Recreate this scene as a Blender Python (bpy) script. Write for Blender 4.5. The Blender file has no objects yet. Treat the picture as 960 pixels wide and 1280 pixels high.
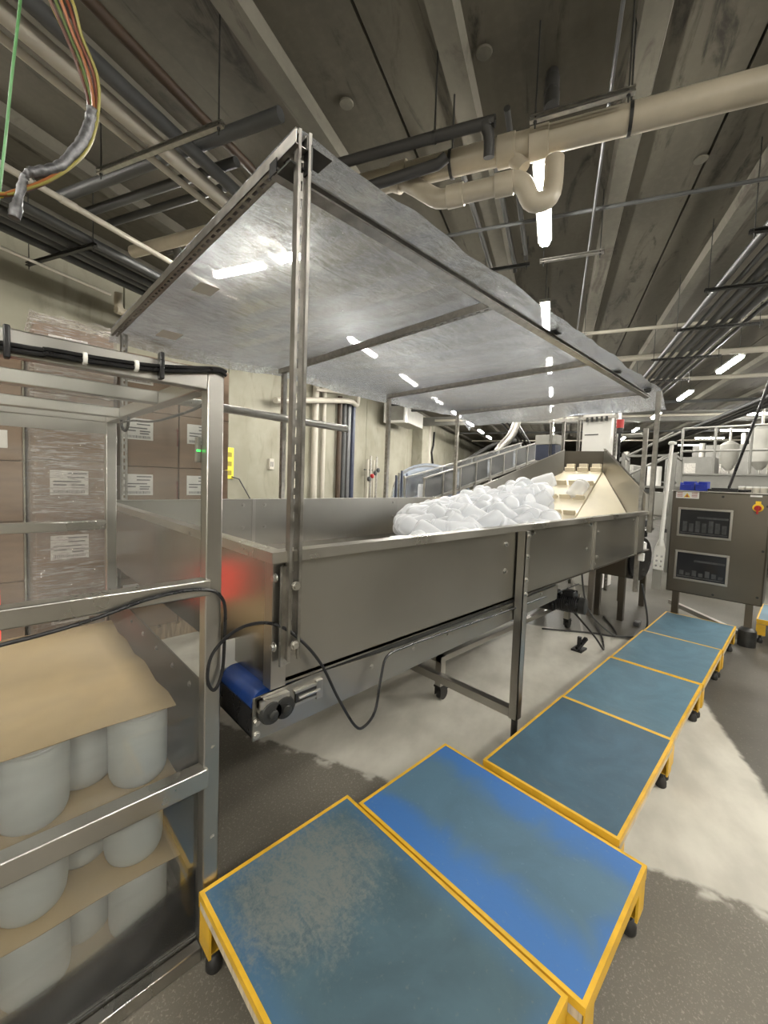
import bpy, math, random
from mathutils import Vector, Matrix
R = random.Random(7)
SC = bpy.context.scene
COL = SC.collection
TH = math.radians(23.17)          # the building runs 23 degrees off the machine's own axis
HC = 1.57                         # eye height
rad = math.radians

# ------------------------------------------------------------------ mesh builder
class MB:
    def __init__(s): s.v = []; s.f = []; s.m = []; s.mi = 0
    def add(s, vs, fs):
        b = len(s.v); s.v += [tuple(v) for v in vs]
        for f in fs: s.f.append(tuple(i + b for i in f)); s.m.append(s.mi)
        return s
    def box(s, x0, y0, z0, x1, y1, z1):
        x0, x1 = min(x0, x1), max(x0, x1); y0, y1 = min(y0, y1), max(y0, y1); z0, z1 = min(z0, z1), max(z0, z1)
        return s.add([(x0,y0,z0),(x1,y0,z0),(x1,y1,z0),(x0,y1,z0),(x0,y0,z1),(x1,y0,z1),(x1,y1,z1),(x0,y1,z1)],
                     [(3,2,1,0),(4,5,6,7),(0,1,5,4),(1,2,6,5),(2,3,7,6),(3,0,4,7)])
    def obox(s, c, a, b, d):       # centre and three half axes
        c, a, b, d = Vector(c), Vector(a), Vector(b), Vector(d)
        if a.cross(b).dot(d) < 0: d = -d
        vs = [c-a-b-d, c+a-b-d, c+a+b-d, c-a+b-d, c-a-b+d, c+a-b+d, c+a+b+d, c-a+b+d]
        return s.add(vs, [(3,2,1,0),(4,5,6,7),(0,1,5,4),(1,2,6,5),(2,3,7,6),(3,0,4,7)])
    def bar(s, p0, p1, w, h, up=(0,0,1)):
        p0, p1 = Vector(p0), Vector(p1); a = p1 - p0; L = a.length; a.normalize()
        up = Vector(up)
        if abs(a.dot(up)) > .98: up = Vector((1,0,0))
        sd = a.cross(up).normalized(); u = sd.cross(a)
        return s.obox((p0+p1)/2, a*L/2, sd*w/2, u*h/2)
    def tube(s, path, r, n=10, caps=True):
        P = [Vector(p) for p in path]; k = len(P)
        rr = r if isinstance(r, (list, tuple)) else [r]*k
        T = [((P[min(i+1,k-1)] - P[max(i-1,0)]).normalized()) for i in range(k)]
        nrm = T[0].orthogonal().normalized(); vs = []; fs = []
        for i in range(k):
            nrm = (nrm - T[i]*nrm.dot(T[i]))
            nrm = nrm.normalized() if nrm.length > 1e-6 else T[i].orthogonal().normalized()
            b = T[i].cross(nrm)
            for j in range(n):
                a = 2*math.pi*j/n; vs.append(P[i] + (nrm*math.cos(a) + b*math.sin(a))*rr[i])
        for i in range(k-1):
            for j in range(n):
                j2 = (j+1) % n; fs.append((i*n+j, i*n+j2, (i+1)*n+j2, (i+1)*n+j))
        if caps:
            fs.append(tuple(range(n-1,-1,-1))); fs.append(tuple(range((k-1)*n, k*n)))
        return s.add(vs, fs)
    def cyl(s, p0, p1, r, n=16, r1=None):
        return s.tube([p0, p1], [r, r if r1 is None else r1], n)
    def lathe(s, prof, n=24, o=(0,0,0), ax=(0,0,1)):
        o = Vector(o); ax = Vector(ax).normalized(); e1 = ax.orthogonal().normalized(); e2 = ax.cross(e1)
        vs = []; fs = []; k = len(prof)
        for r, z in prof:
            for j in range(n):
                a = 2*math.pi*j/n; vs.append(o + ax*z + (e1*math.cos(a)+e2*math.sin(a))*r)
        for i in range(k-1):
            for j in range(n):
                j2 = (j+1) % n; fs.append((i*n+j, i*n+j2, (i+1)*n+j2, (i+1)*n+j))
        fs.append(tuple(range(n-1,-1,-1))); fs.append(tuple(range((k-1)*n, k*n)))
        return s.add(vs, fs)
    def prism(s, poly, d):         # 3D polygon pushed along d
        d = Vector(d); P = [Vector(p) for p in poly]; n = len(P)
        fs = [tuple(range(n-1,-1,-1)), tuple(range(n, 2*n))] + [(i, (i+1) % n, (i+1) % n + n, i+n) for i in range(n)]
        return s.add(P + [p+d for p in P], fs)
    def plate(s, poly, t):         # 3D polygon with thickness t along its normal
        P = [Vector(p) for p in poly]; nn = (P[1]-P[0]).cross(P[2]-P[0]).normalized()
        return s.prism([p - nn*t/2 for p in P], nn*t)
    def bolt(s, p, d, r=.009, h=.007):
        p, d = Vector(p), Vector(d).normalized()
        s.cyl(p, p+d*h*.35, r*1.45, 10); return s.cyl(p+d*h*.35, p+d*h, r, 6)
    def strut(s, p0, p1, opn, w=.041, dep=.041, slots=True, pitch=.05):
        p0, p1 = Vector(p0), Vector(p1); a = p1-p0; L = a.length; a.normalize()
        d = Vector(opn); d = (d - a*d.dot(a)).normalized(); sd = a.cross(d); t = .003; c = (p0+p1)/2
        for g in (-1, 1):
            s.obox(c + sd*g*(w/2-t/2), a*L/2, sd*t/2, d*dep/2)
            s.obox(c + sd*g*(w/2-.0055) + d*(dep/2-t/2), a*L/2, sd*.0055, d*t/2)
            s.obox(c + sd*g*(w/2-.0085) + d*(dep/2-.006), a*L/2, sd*.0015, d*.006)
        bk = c - d*(dep/2-t/2)
        if not slots: s.obox(bk, a*L/2, sd*w/2, d*t/2)
        else:
            for g in (-1, 1): s.obox(bk + sd*g*(w/2 - (w/2-.007)/2), a*L/2, sd*(w/2-.007)/2, d*t/2)
            n = max(1, int(L/pitch)); q = L/n
            for i in range(n+1):
                e = q*.22 if 0 < i < n else q*.11
                cc = -L/2 + i*q + (q*.11*.5*2 if i == 0 else (-q*.11 if i == n else 0))
                s.obox(bk + a*cc, a*e, sd*.0075, d*t/2)
        return s
    def xf(s, fn): s.v = [tuple(fn(*v)) for v in s.v]; return s

def K(x, y, z, k=.848): return (x*k, y*k, HC + (z-HC)*k)     # survey units of the hopper to metres
def Bw(u, v, z): return Vector((u*math.cos(TH)-v*math.sin(TH), u*math.sin(TH)+v*math.cos(TH), z))
def smooth_path(P, n=6):
    P = [Vector(p) for p in P]; out = []
    for i in range(len(P)-1):
        a, b, c, d = P[max(i-1,0)], P[i], P[i+1], P[min(i+2,len(P)-1)]
        for j in range(n):
            t = j/n
            out.append(.5*((2*b)+(c-a)*t+(2*a-5*b+4*c-d)*t*t+(3*b-a-3*c+d)*t**3))
    out.append(P[-1]); return out

def link(name, mb, mats, loc=(0,0,0), rot=0.0, parent=None, smooth=True, bev=0, seg=2):
    loc = Vector(loc)
    me = bpy.data.meshes.new(name)
    me.from_pydata([(v[0]-loc.x, v[1]-loc.y, v[2]-loc.z) for v in mb.v], [], mb.f)
    if not isinstance(mats, (list, tuple)): mats = [mats]
    for m in mats: me.materials.append(m)
    if len(mats) > 1: me.polygons.foreach_set('material_index', mb.m)
    me.validate(); me.update()
    if smooth:
        me.shade_smooth(); me.set_sharp_from_angle(angle=rad(38))
    o = bpy.data.objects.new(name, me); COL.objects.link(o)
    if parent is not None: o.parent = parent
    if bev:
        b = o.modifiers.new('edge', 'BEVEL'); b.width = bev; b.segments = seg; b.limit_method = 'ANGLE'; b.angle_limit = rad(50)
    return o
def tag(o, label=None, cat=None, group=None, kind=None):
    for k, v in (('label', label), ('category', cat), ('group', group), ('kind', kind)):
        if v: o[k] = v
    return o
class Thing:
    """an Empty at the thing's base; parts are given in world (or building) coordinates"""
    def __init__(s, name, label, cat, loc=(0,0,0), group=None, bld=False, rz=0):
        s.loc = Vector(loc); s.bld = bld
        e = bpy.data.objects.new(name, None); COL.objects.link(e); e.empty_display_size = .1
        e.location = Bw(*loc) if bld else s.loc
        e.rotation_euler = (0, 0, TH if bld else rz)
        tag(e, label, cat, group); s.o = e
    def part(s, name, mb, mats, label=None, parent=None, **k):
        o = link(name, mb, mats, loc=s.loc, parent=parent or s.o, **k)
        if label: o['label'] = label
        return o
def single(name, mb, mats, label, cat, group=None, bld=False, loc=(0,0,0), **k):
    o = link(name, mb, mats, loc=loc, **k)
    o.location = Bw(*loc) if bld else Vector(loc)
    if bld: o.rotation_euler = (0, 0, TH)
    return tag(o, label, cat, group)
def struct(name, mb, mats, bld=True, **k):
    o = link(name, mb, mats, **k)
    if bld: o.rotation_euler = (0, 0, TH)
    return tag(o, kind='structure')
def copy_tree(o, parent=None):
    c = o.copy(); COL.objects.link(c)
    if parent is not None: c.parent = parent
    for ch in [x for x in o.children]: copy_tree(ch, c)
    return c

ORD = ['first','second','third','fourth','fifth','sixth','seventh','eighth','ninth']
# ------------------------------------------------------------------ materials
class NT:
    def __init__(s, name):
        s.m = bpy.data.materials.new(name); s.m.use_nodes = True
        s.t = s.m.node_tree; s.t.nodes.clear()
        s.out = s.t.nodes.new('ShaderNodeOutputMaterial')
        s.tc = s.t.nodes.new('ShaderNodeTexCoord')
    def n(s, ty, **k):
        nd = s.t.nodes.new('ShaderNode'+ty)
        for a, b in k.items():
            if a.startswith('i_'):
                key = a[2:]; key = int(key) if key.isdigit() else key.replace('_', ' ')
                s.put(nd.inputs[key], b)
            else: setattr(nd, a, b)
        return nd
    def put(s, inp, b):
        if isinstance(b, bpy.types.NodeSocket): s.t.links.new(b, inp)
        elif isinstance(b, (tuple, list)) and len(b) == 3 and inp.type == 'RGBA': inp.default_value = (*b, 1)
        else: inp.default_value = b
    def math(s, op, a, b=0.0, clamp=False):
        return s.n('Math', operation=op, use_clamp=clamp, i_0=a, i_1=b).outputs[0]
    def noise(s, scale, detail=4, stretch=None, dist=0.0, rough=.55, coord='Object'):
        v = s.tc.outputs[coord]
        if stretch:
            v = s.n('Mapping', i_Vector=v, i_Scale=stretch).outputs[0]
        return s.n('TexNoise', i_Vector=v, i_Scale=scale, i_Detail=detail, i_Roughness=rough, i_Distortion=dist).outputs['Fac']
    def ramp(s, fac, a, b, lo=0.0, hi=1.0):   # smooth remap
        return s.n('MapRange', interpolation_type='SMOOTHSTEP', i_Value=fac, i_1=a, i_2=b, i_3=lo, i_4=hi).outputs[0]
    def mix(s, fac, a, b):
        return s.n('MixRGB', i_Fac=fac, i_Color1=a, i_Color2=b).outputs[0]
    def bump(s, h, st=.2, d=.01):
        return s.n('Bump', i_Strength=st, i_Distance=d, i_Height=h).outputs[0]
    def princ(s, **k):
        p = s.n('BsdfPrincipled')
        for a, b in k.items(): s.put(p.inputs[a.replace('_', ' ')], b)
        return p
    def done(s, sh):
        s.t.links.new(sh, s.out.inputs['Surface']); return s.m
def lin(r, g, b):
    f = lambda c: (c/255/12.92) if c/255 <= .04045 else ((c/255+.055)/1.055)**2.4
    return (f(r), f(g), f(b))
def mul(c, k): return tuple(min(1, x*k) for x in c)

def pm(name, base, rough=.5, metal=0.0, var=.12, scale=6, stretch=None, bump=0.0, bscale=60, rvar=.08, spec=.5, coat=0.0):
    t = NT(name); nz = t.noise(scale, 5, stretch)
    c = t.mix(t.ramp(nz, .3, .7), mul(base, 1-var), mul(base, 1+var))
    r = t.ramp(nz, .25, .75, max(.02, rough-rvar), min(1, rough+rvar))
    p = t.princ(Base_Color=c, Roughness=r, Metallic=metal)
    p.inputs['Specular IOR Level'].default_value = spec
    if coat: p.inputs['Coat Weight'].default_value = coat
    if bump: t.put(p.inputs['Normal'], t.bump(t.noise(bscale, 4, stretch), bump, .004))
    return t.done(p.outputs[0])

STEEL = pm('brushed_steel', (.47,.455,.425), .34, 1, .06, 2.5)
STEELX = pm('satin_sheet_steel', (.385,.373,.34), .32, 1, .08, .9, None, 0, 8, .05)
ENDP = pm('end_sheet_steel', (.42,.405,.37), .24, 1, .06, 1.2, None, 0, 8, .04)
STEELD = pm('dull_cabinet_steel', (.165,.15,.126), .40, 1, .07, 1.5)
GALV = pm('galvanised_strut', (.44,.425,.395), .38, 1, .16, 22)
ALU = pm('bright_square_tube', (.56,.545,.51), .32, 1, .06, 2.5)
DARKM = pm('dark_hardware', (.05,.05,.048), .45, .6, .25, 12)
BLACKP = pm('black_plastic', (.012,.012,.013), .32, 0, .2, 20)
RUBBER = pm('black_rubber', (.018,.017,.016), .6, 0, .3, 30)
YELLOW = pm('worn_yellow_paint', (.66,.39,.03), .42, 0, .14, 9)
PLY = pm('bare_board', (.50,.42,.31), .7, 0, .2, 8, (1,12,1))
PVC = pm('cream_plastic_pipe', (.40,.355,.275), .42, 0, .10, 2.5)
PIPEW = pm('white_painted_pipe', (.46,.43,.365), .5, 0, .08, 2)
PIPEG = pm('grey_painted_pipe', (.062,.064,.064), .5, 0, .15, 3)
PIPEB = pm('brown_painted_pipe', (.055,.034,.02), .55, 0, .2, 3)
PIPED = pm('dark_cast_pipe', (.035,.034,.032), .55, 0, .2, 3)
COND = pm('steel_conduit', (.15,.152,.156), .42, .7, .12, 3)
WHITEP = pm('white_sheet_plastic', (.78,.77,.73), .4, 0, .04, 3)
CREAMP = pm('cream_belt_plastic', (.72,.64,.48), .42, 0, .08, 4)
CREAML = pm('cream_slide_sheet', (.80,.72,.54), .45, 0, .05, 3)
BLUEBELT = pm('blue_belt', (.008,.035,.16), .38, 0, .15, 4, (1,6,1), .03)
CARD = pm('brown_carton', (.235,.165,.115), .75, 0, .10, 3, (1,1,6), .08, 60, .05)
CARDSHEET = pm('kraft_layer_board', (.53,.39,.22), .8, 0, .07, 4, None, .08, 50, .05)
TAPE = pm('carton_tape', (.20,.125,.08), .35, 0, .08, 4)
WOODP = pm('pallet_wood', (.30,.22,.14), .8, 0, .25, 6, (10,1,1), .1, 40)
PALLETB = pm('dark_pallet_plastic', (.03,.032,.04), .5, 0, .25, 6)
PAPER = pm('white_label_paper', (.72,.71,.68), .6, 0, .04, 8)
INK = pm('label_print', (.13,.13,.14), .6, 0, .1, 8)
REDP = pm('red_plastic', (.34,.012,.012), .35, 0, .1, 8)
YELP = pm('yellow_plastic', (.72,.50,.02), .4, 0, .06, 8)
BLUEP = pm('blue_bin_plastic', (.012,.03,.30), .4, 0, .12, 8)
SIGNY = pm('yellow_sign', (.80,.68,.04), .45, 0, .05, 8)
CERAM = pm('white_jar_lid', (.70,.70,.68), .35, 0, .05, 5)
FOIL = pm('silver_tape', (.13,.13,.135), .42, .7, .3, 60, None, .35, 90, .1)
DUCTM = pm('grey_duct', (.33,.325,.295), .5, .2, .1, 3)
BEAM = pm('grey_painted_steel', (.22,.217,.20), .45, .3, .1, 3)
DARKBLUE = pm('dark_blue_panel', (.045,.055,.09), .35, .1, .2, 3)
def wire(n, c): return pm('wire_'+n, c, .35, 0, .08, 20, None, 0, 60, .05)

def emis(name, col, st):
    t = NT(name); return t.done(t.n('Emission', i_Color=col, i_Strength=st).outputs[0])
LAMP = emis('lamp_diffuser', (1.0,.96,.87), 185.0)
LAMPF = emis('far_lamp_diffuser', (1.0,.96,.88), 215.0)
REDL = emis('red_lamp_lens', (1.0,.02,.015), 9.0)
GREENL = emis('green_indicator', (.05,1.0,.12), 3.0)

def film_mat():
    t = NT('clear_vinyl_film')
    st = t.noise(5.5, 8, (1,2.6,1), 1.6, .68); fine = t.noise(16, 7, (1,5,1), 2.6, .75); big = t.noise(.9, 3, None, .8)
    cr = t.noise(34, 5, (4.5,1,1), 3.0, .75)
    h = t.math('ADD', t.math('MULTIPLY', st, .34), t.math('ADD', t.math('MULTIPLY', fine, .36), t.math('MULTIPLY', cr, .30)))
    lw = t.n('LayerWeight', i_Blend=.5)
    fac = t.math('ADD', t.ramp(h, .41, .59, .20, .92), t.math('ADD', t.ramp(big, .3, .7, -.08, .10), t.ramp(lw.outputs['Facing'], .45, .95, -.08, .30)), True)
    bmp = t.bump(h, .8, .03)
    tr = t.n('BsdfTransparent', i_Color=(.95,.96,1.0))
    tl = t.n('BsdfTranslucent', i_Color=(.90,.96,1.0), i_Normal=bmp)
    df = t.n('BsdfDiffuse', i_Color=(.80,.87,.94), i_Normal=bmp)
    s0 = t.n('MixShader', i_0=.18, i_1=tl.outputs[0], i_2=df.outputs[0])
    rf = t.n('BsdfRefraction', i_Color=(.92,.96,1.0), i_Roughness=.55, i_IOR=1.22, i_Normal=bmp)
    s1 = t.n('MixShader', i_0=.35, i_1=s0.outputs[0], i_2=rf.outputs[0])
    s2 = t.n('MixShader', i_0=fac, i_1=tr.outputs[0], i_2=s1.outputs[0])
    gl = t.n('BsdfGlossy', i_Color=(.9,.92,1), i_Roughness=.16, i_Normal=bmp)
    fr = t.n('Fresnel', i_IOR=1.42, i_Normal=bmp)
    s3 = t.n('MixShader', i_0=fr.outputs[0], i_1=s2.outputs[0], i_2=gl.outputs[0])
    return t.done(s3.outputs[0])
FILM = film_mat()
def plexi(name, haze=.05, tint=(.97,.98,.97), rough=.04):
    t = NT(name)
    tr = t.n('BsdfTransparent', i_Color=tint)
    hz = t.n('BsdfDiffuse', i_Color=(.62,.62,.60))
    sm = t.ramp(t.noise(2.2, 5, (1,1,3), .8), .35, .75, haze*.5, haze*1.8)
    s1 = t.n('MixShader', i_0=sm, i_1=tr.outputs[0], i_2=hz.outputs[0])
    gl = t.n('BsdfGlossy', i_Color=(1,1,1), i_Roughness=rough)
    fr = t.n('Fresnel', i_IOR=1.38)
    s2 = t.n('MixShader', i_0=fr.outputs[0], i_1=s1.outputs[0], i_2=gl.outputs[0])
    return t.done(s2.outputs[0])
PLEXI = plexi('clear_guard_panel', .05)
PLEXI2 = plexi('hazy_guard_panel', .16, (.90,.93,.98), .12)
WINDOW = plexi('dark_window', .03, (.55,.56,.58), .03)
def wrap_mat():
    t = NT('stretch_wrap')
    nz = t.noise(7, 7, (.7,.7,10), 1.8, .68); bmp = t.bump(nz, 1.0, .09)
    tr = t.n('BsdfTransparent', i_Color=(.93,.92,.91))
    gl = t.n('BsdfGlossy', i_Color=(.95,.92,.90), i_Roughness=.12, i_Normal=bmp)
    df = t.n('BsdfDiffuse', i_Color=(.70,.66,.64))  # pale diffuse streaks put the wrap's sheen into its colour
    s0 = t.n('MixShader', i_0=.6, i_1=gl.outputs[0], i_2=df.outputs[0])
    fac = t.ramp(nz, .46, .62, .10, .78)
    s = t.n('MixShader', i_0=fac, i_1=tr.outputs[0], i_2=s0.outputs[0])
    return t.done(s.outputs[0])
WRAP = wrap_mat()
def jar_mat(name, col, tr=0.0):
    t = NT(name)
    p = t.princ(Base_Color=col, Roughness=.32)
    tl = t.n('BsdfTranslucent', i_Color=mul(col, .98))
    s = t.n('MixShader', i_0=.42, i_1=p.outputs[0], i_2=tl.outputs[0])
    if tr:
        lw = t.n('LayerWeight', i_Blend=.35)
        f = t.ramp(lw.outputs['Facing'], .05, .75, tr, 0.0)
        s = t.n('MixShader', i_0=f, i_1=s.outputs[0], i_2=t.n('BsdfTransparent', i_Color=(.96,.97,.98)).outputs[0])
    return t.done(s.outputs[0])
JAR = jar_mat('frosted_jar_plastic', (.86,.88,.89))
BOT = jar_mat('clear_jar_plastic', (.92,.93,.95), .5)

def floor_mat():
    t = NT('concrete_floor')
    sp = t.n('SeparateXYZ', i_0=t.tc.outputs['Object'])
    u, v = sp.outputs[0], sp.outputs[1]
    wob = t.math('MULTIPLY', t.math('SUBTRACT', t.noise(9, 6, None, .5), .5), .075)
    uu = t.math('ADD', u, wob); vv = t.math('ADD', v, wob)
    a = t.ramp(uu, 1.91, 1.94); b = t.ramp(uu, 4.78, 4.84, 1, 0); c = t.ramp(vv, -1.12, -1.08)
    patch = t.math('MULTIPLY', t.math('MULTIPLY', a, b), c)
    near = t.ramp(u, 1.9, 2.0, 1, 0)
    sp1 = t.ramp(t.noise(95, 2), .56, .70); sp2 = t.ramp(t.noise(170, 2), .60, .72)
    cl = t.noise(1.6, 5)
    agg = t.mix(sp1, mul((.150,.137,.112), 1), (.25,.232,.19))
    agg = t.mix(sp2, agg, (.27,.25,.21))
    agg = t.mix(t.ramp(cl, .35, .7, .0, .45), agg, (.085,.076,.06))
    lightc = t.mix(t.ramp(t.noise(2.3, 6, (1,1.6,1)), .3, .72), (.40,.38,.33), (.55,.53,.465))
    dark = t.mix(t.ramp(t.noise(1.3, 6), .3, .7), (.06,.055,.044), (.10,.093,.078))
    dark = t.mix(t.ramp(t.noise(60, 2), .62, .7, 0, .5), dark, (.19,.18,.15))
    # saw-cut joints beyond the patch
    j = t.math('PINGPONG', t.math('ADD', v, .35), 1.9); jm = t.math('LESS_THAN', j, .012)
    dark = t.mix(t.math('MULTIPLY', jm, .6), dark, (.32,.30,.26))
    # spilt grout along the patch edge
    edge = t.math('MULTIPLY', t.ramp(uu, 1.84, 1.90), t.ramp(uu, 1.93, 1.96, 1, 0))
    col = t.mix(near, dark, agg); col = t.mix(patch, col, lightc)
    col = t.mix(t.math('MULTIPLY', edge, t.ramp(t.noise(7, 3), .5, .62)), col, (.42,.40,.35))
    r = t.mix(patch, (.42,.42,.42), (.55,.55,.55)); r = t.mix(near, r, (.62,.62,.62))
    p = t.princ(Base_Color=col, Roughness=r)
    t.put(p.inputs['Normal'], t.bump(t.math('ADD', t.noise(140, 2), t.math('MULTIPLY', t.noise(18, 3), .6)), .12, .004))
    return t.done(p.outputs[0])
def ceil_mat(name, base, stain):
    t = NT(name)
    n1 = t.noise(1.2, 6, (.35,1.6,1), .4); n2 = t.noise(1.5, 7, (.45,2.2,1), 1.2, .65); n3 = t.noise(14, 4)
    c = t.mix(t.ramp(n1, .3, .7), mul(base, .8), mul(base, 1.2))
    c = t.mix(t.ramp(n2, .55, .68, 0, .85), c, stain)
    c = t.mix(t.ramp(n3, .4, .8, 0, .25), c, mul(base, 1.5))
    p = t.princ(Base_Color=c, Roughness=.85)
    t.put(p.inputs['Normal'], t.bump(n3, .25, .01))
    return t.done(p.outputs[0])
def wall_mat():
    t = NT('cast_concrete_wall')
    n1 = t.noise(.8, 6, (1,1,1)); n2 = t.noise(2.2, 6, (1.4,1.4,.5), .8); n3 = t.noise(30, 3)
    c = t.mix(t.ramp(n1, .3, .7), (.25,.238,.18), (.345,.33,.265))
    c = t.mix(t.ramp(n2, .55, .75, 0, .5), c, (.16,.15,.112))
    p = t.princ(Base_Color=c, Roughness=.8)
    t.put(p.inputs['Normal'], t.bump(n3, .15, .006))
    return t.done(p.outputs[0])
FLOOR = floor_mat()
CEIL = ceil_mat('precast_ceiling', (.092,.083,.062), (.018,.0145,.010))
STEM = ceil_mat('precast_rib', (.132,.123,.098), (.06,.052,.04))
WALL = wall_mat()
DWALL = ceil_mat('dark_far_wall', (.08,.074,.06), (.04,.036,.03))

def mat_blue(name, base, bright, worn, mode):
    t = NT(name); sp = t.n('SeparateXYZ', i_0=t.tc.outputs['Object']); x, y = sp.outputs[0], sp.outputs[1]
    n1 = t.noise(3.2, 6, None, .6, .6); n2 = t.noise(60, 4); n3 = t.noise(11, 6, None, 1.0, .7)
    if mode == 'worn':            # scuffed pale at one corner
        sk = t.noise(7, 8, (2.2,1,1), 1.4, .75); gr = t.noise(75, 3, None, .6, .7)
        dx = t.math('ADD', x, .02); dy = t.math('SUBTRACT', y, .26)
        d = t.math('SQRT', t.math('ADD', t.math('POWER', dx, 2.0), t.math('POWER', t.math('MULTIPLY', dy, 1.25), 2.0)))
        k = t.math('ADD', t.ramp(d, .08, .60, .60, -.28), t.math('ADD', t.math('MULTIPLY', t.math('SUBTRACT', sk, .5), 1.3), t.math('MULTIPLY', t.math('SUBTRACT', gr, .5), 1.0)))
        f = t.ramp(k, .15, .75, 0, .8)
        e = t.math('MINIMUM', t.math('SUBTRACT', .28, t.math('ABSOLUTE', x)), t.math('SUBTRACT', .44, t.math('ABSOLUTE', y)))
        b = t.ramp(t.math('ADD', e, t.math('MULTIPLY', n1, .1)), .05, .13, 1, 0)
        c = t.mix(t.ramp(n1, .3, .7), mul(base, .82), mul(base, 1.15)); c = t.mix(t.math('MULTIPLY', b, .45), c, bright)
        c = t.mix(f, c, worn)
    elif mode == 'bright':        # trodden grey down the middle, clean blue near the edges
        e = t.math('MINIMUM', t.math('SUBTRACT', .29, t.math('ABSOLUTE', x)), t.math('SUBTRACT', .56, t.math('ABSOLUTE', y)))
        b = t.ramp(t.math('ADD', e, t.math('MULTIPLY', t.math('SUBTRACT', n1, .5), .30)), .07, .21, 1, 0)
        c = t.mix(t.ramp(n1, .3, .7), mul(base, .9), mul(base, 1.12)); c = t.mix(b, c, bright)
    else:
        c = t.mix(t.ramp(n1, .3, .7), mul(base, .86), mul(base, 1.16)); c = t.mix(t.ramp(n3, .55, .8, 0, .35), c, worn)
    c = t.mix(t.ramp(n2, .62, .72, 0, .28), c, worn)
    p = t.princ(Base_Color=c, Roughness=.55)
    t.put(p.inputs['Normal'], t.bump(n2, .18, .003))
    return t.done(p.outputs[0])
MATW = mat_blue('scuffed_blue_mat', (.058,.104,.130), (.05,.14,.27), (.175,.185,.168), 'worn')
MATB = mat_blue('bright_blue_mat', (.078,.148,.210), (.048,.15,.39), (.15,.23,.30), 'bright')
MATD = mat_blue('slate_blue_mat', (.052,.105,.150), (.05,.12,.22), (.13,.17,.19), 'dull')
MATL = mat_blue('faded_blue_mat', (.085,.160,.215), (.05,.12,.22), (.17,.22,.25), 'dull')

# ------------------------------------------------------------------ the room
def cross_extrude(prof, u0, u1):
    mb = MB()
    for i in range(len(prof)-1):
        (a, za, m), (b, zb, _) = prof[i], prof[i+1]
        mb.mi = m; mb.add([(u0,a,za),(u1,a,za),(u1,b,zb),(u0,b,zb)], [(0,1,2,3)])
    return mb
fl = MB(); fl.add([(-9,-16,0),(46,-16,0),(46,7.3,0),(-9,7.3,0)], [(0,1,2,3)]); fl.add([(-9,-16,-.2),(46,-16,-.2),(46,7.3,-.2),(-9,7.3,-.2)], [(3,2,1,0)])
struct('floor', fl, FLOOR, smooth=False)
ev = []
for k in range(-13, 5):
    c = .93 + 1.4*k
    ev.append((c-.115, 5.0, 1)); ev.append((c-.09, 4.88, 1)); ev.append((c+.09, 4.88, 1)); ev.append((c+.115, 5.0, 0))
    if k % 2 == 0: ev += [(c+.60, 5.0, 0), (c+.601, 5.09, 0), (c+.624, 5.09, 0), (c+.625, 5.0, 0)]
ev = [(-16.8, 5.0, 0)] + ev + [(7.3, 5.0, 0)]
ce = cross_extrude(ev, -9, 46); ce.mi = 0
ce.box(-9,-16.8,5.12,46,7.3,5.3)
struct('ceiling', ce, [CEIL, STEM], smooth=False)
wl = MB(); us = [-9]; 
g = 4.88 - 2.455*5
while g < 46: us.append(g); g += 2.455
us.append(46)
for a, b in zip(us[:-1], us[1:]):
    wl.box(a+.012, 7.0, 0, b-.012, 7.3, 5.05)
    wl.box(a-.02, 7.05, 0, a+.02, 7.3, 5.05)
struct('wall_left', wl, WALL, smooth=False, bev=.006, seg=1)
wf = MB(); wf.box(46,-16.8,0,46.3,7.3,5.1); struct('wall_far', wf, DWALL, smooth=False)
wb = MB(); wb.box(-9.3,-16.8,0,-9,7.3,5.1); struct('wall_back', wb, WALL, smooth=False)
wr = MB(); wr.box(-9,-17.0,0,46,-16.7,5.1); struct('wall_right', wr, WALL, smooth=False)

# ------------------------------------------------------------------ ceiling lights
def strip_light(u, v, z, label, L=1.2, along='u', group='ceiling strip lights', far=False, rods=True):
    t = Thing('strip_light', label, 'light', (u, v, z), group, bld=True)
    d = lambda a, b, c: (u + (a if along == 'u' else b), v + (b if along == 'u' else a), z + c)
    def bx(a0, b0, c0, a1, b1, c1):
        m = MB(); p, q = d(a0, b0, c0), d(a1, b1, c1); return m.box(*p, *q)
    t.part('housing', bx(-L/2-.03, -.075, .03, L/2+.03, .075, .075), BEAM, bev=.006)
    m = MB(); pr = [(-.055,.03),(-.05,-.005),(-.03,-.028),(.03,-.028),(.05,-.005),(.055,.03)]
    m.prism([d(-L/2, b, c) for b, c in pr], Vector(d(L/2,0,0))-Vector(d(-L/2,0,0)))
    t.part('diffuser', m, LAMPF if far else LAMP, smooth=False)
    if rods:
        for s in (-1, 1):
            m = MB(); m.cyl(d(s*L*.42, 0, .075), (d(s*L*.42,0,0)[0], d(s*L*.42,0,0)[1], 5.0), .006, 6); t.part('hanger_rod', m, DARKM)
    return t
G = 'ceiling strip lights'
strip_light(4.45, .26, 4.27, 'glaring strip light hanging behind the curved pipe trap')
strip_light(7.32, .30, 4.27, 'glaring strip light just above the canopy front rail')
for i, u in enumerate((10.2, 13.1, 16.0, 18.9, 21.8, 24.7, 27.6, 31)):
    strip_light(u, .28, 4.27, '%s distant strip light of the middle row, counted from the canopy' % ORD[i], group='distant middle row lights', far=True)
strip_light(4.4, 4.05, 4.27, 'strip light set crosswise, seen blurred through the clear canopy film', L=.8, along='v')
strip_light(4.35, 3.2, 4.27, 'short strip light beside the crosswise one, seen through the canopy film', L=.35, along='v')
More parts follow.
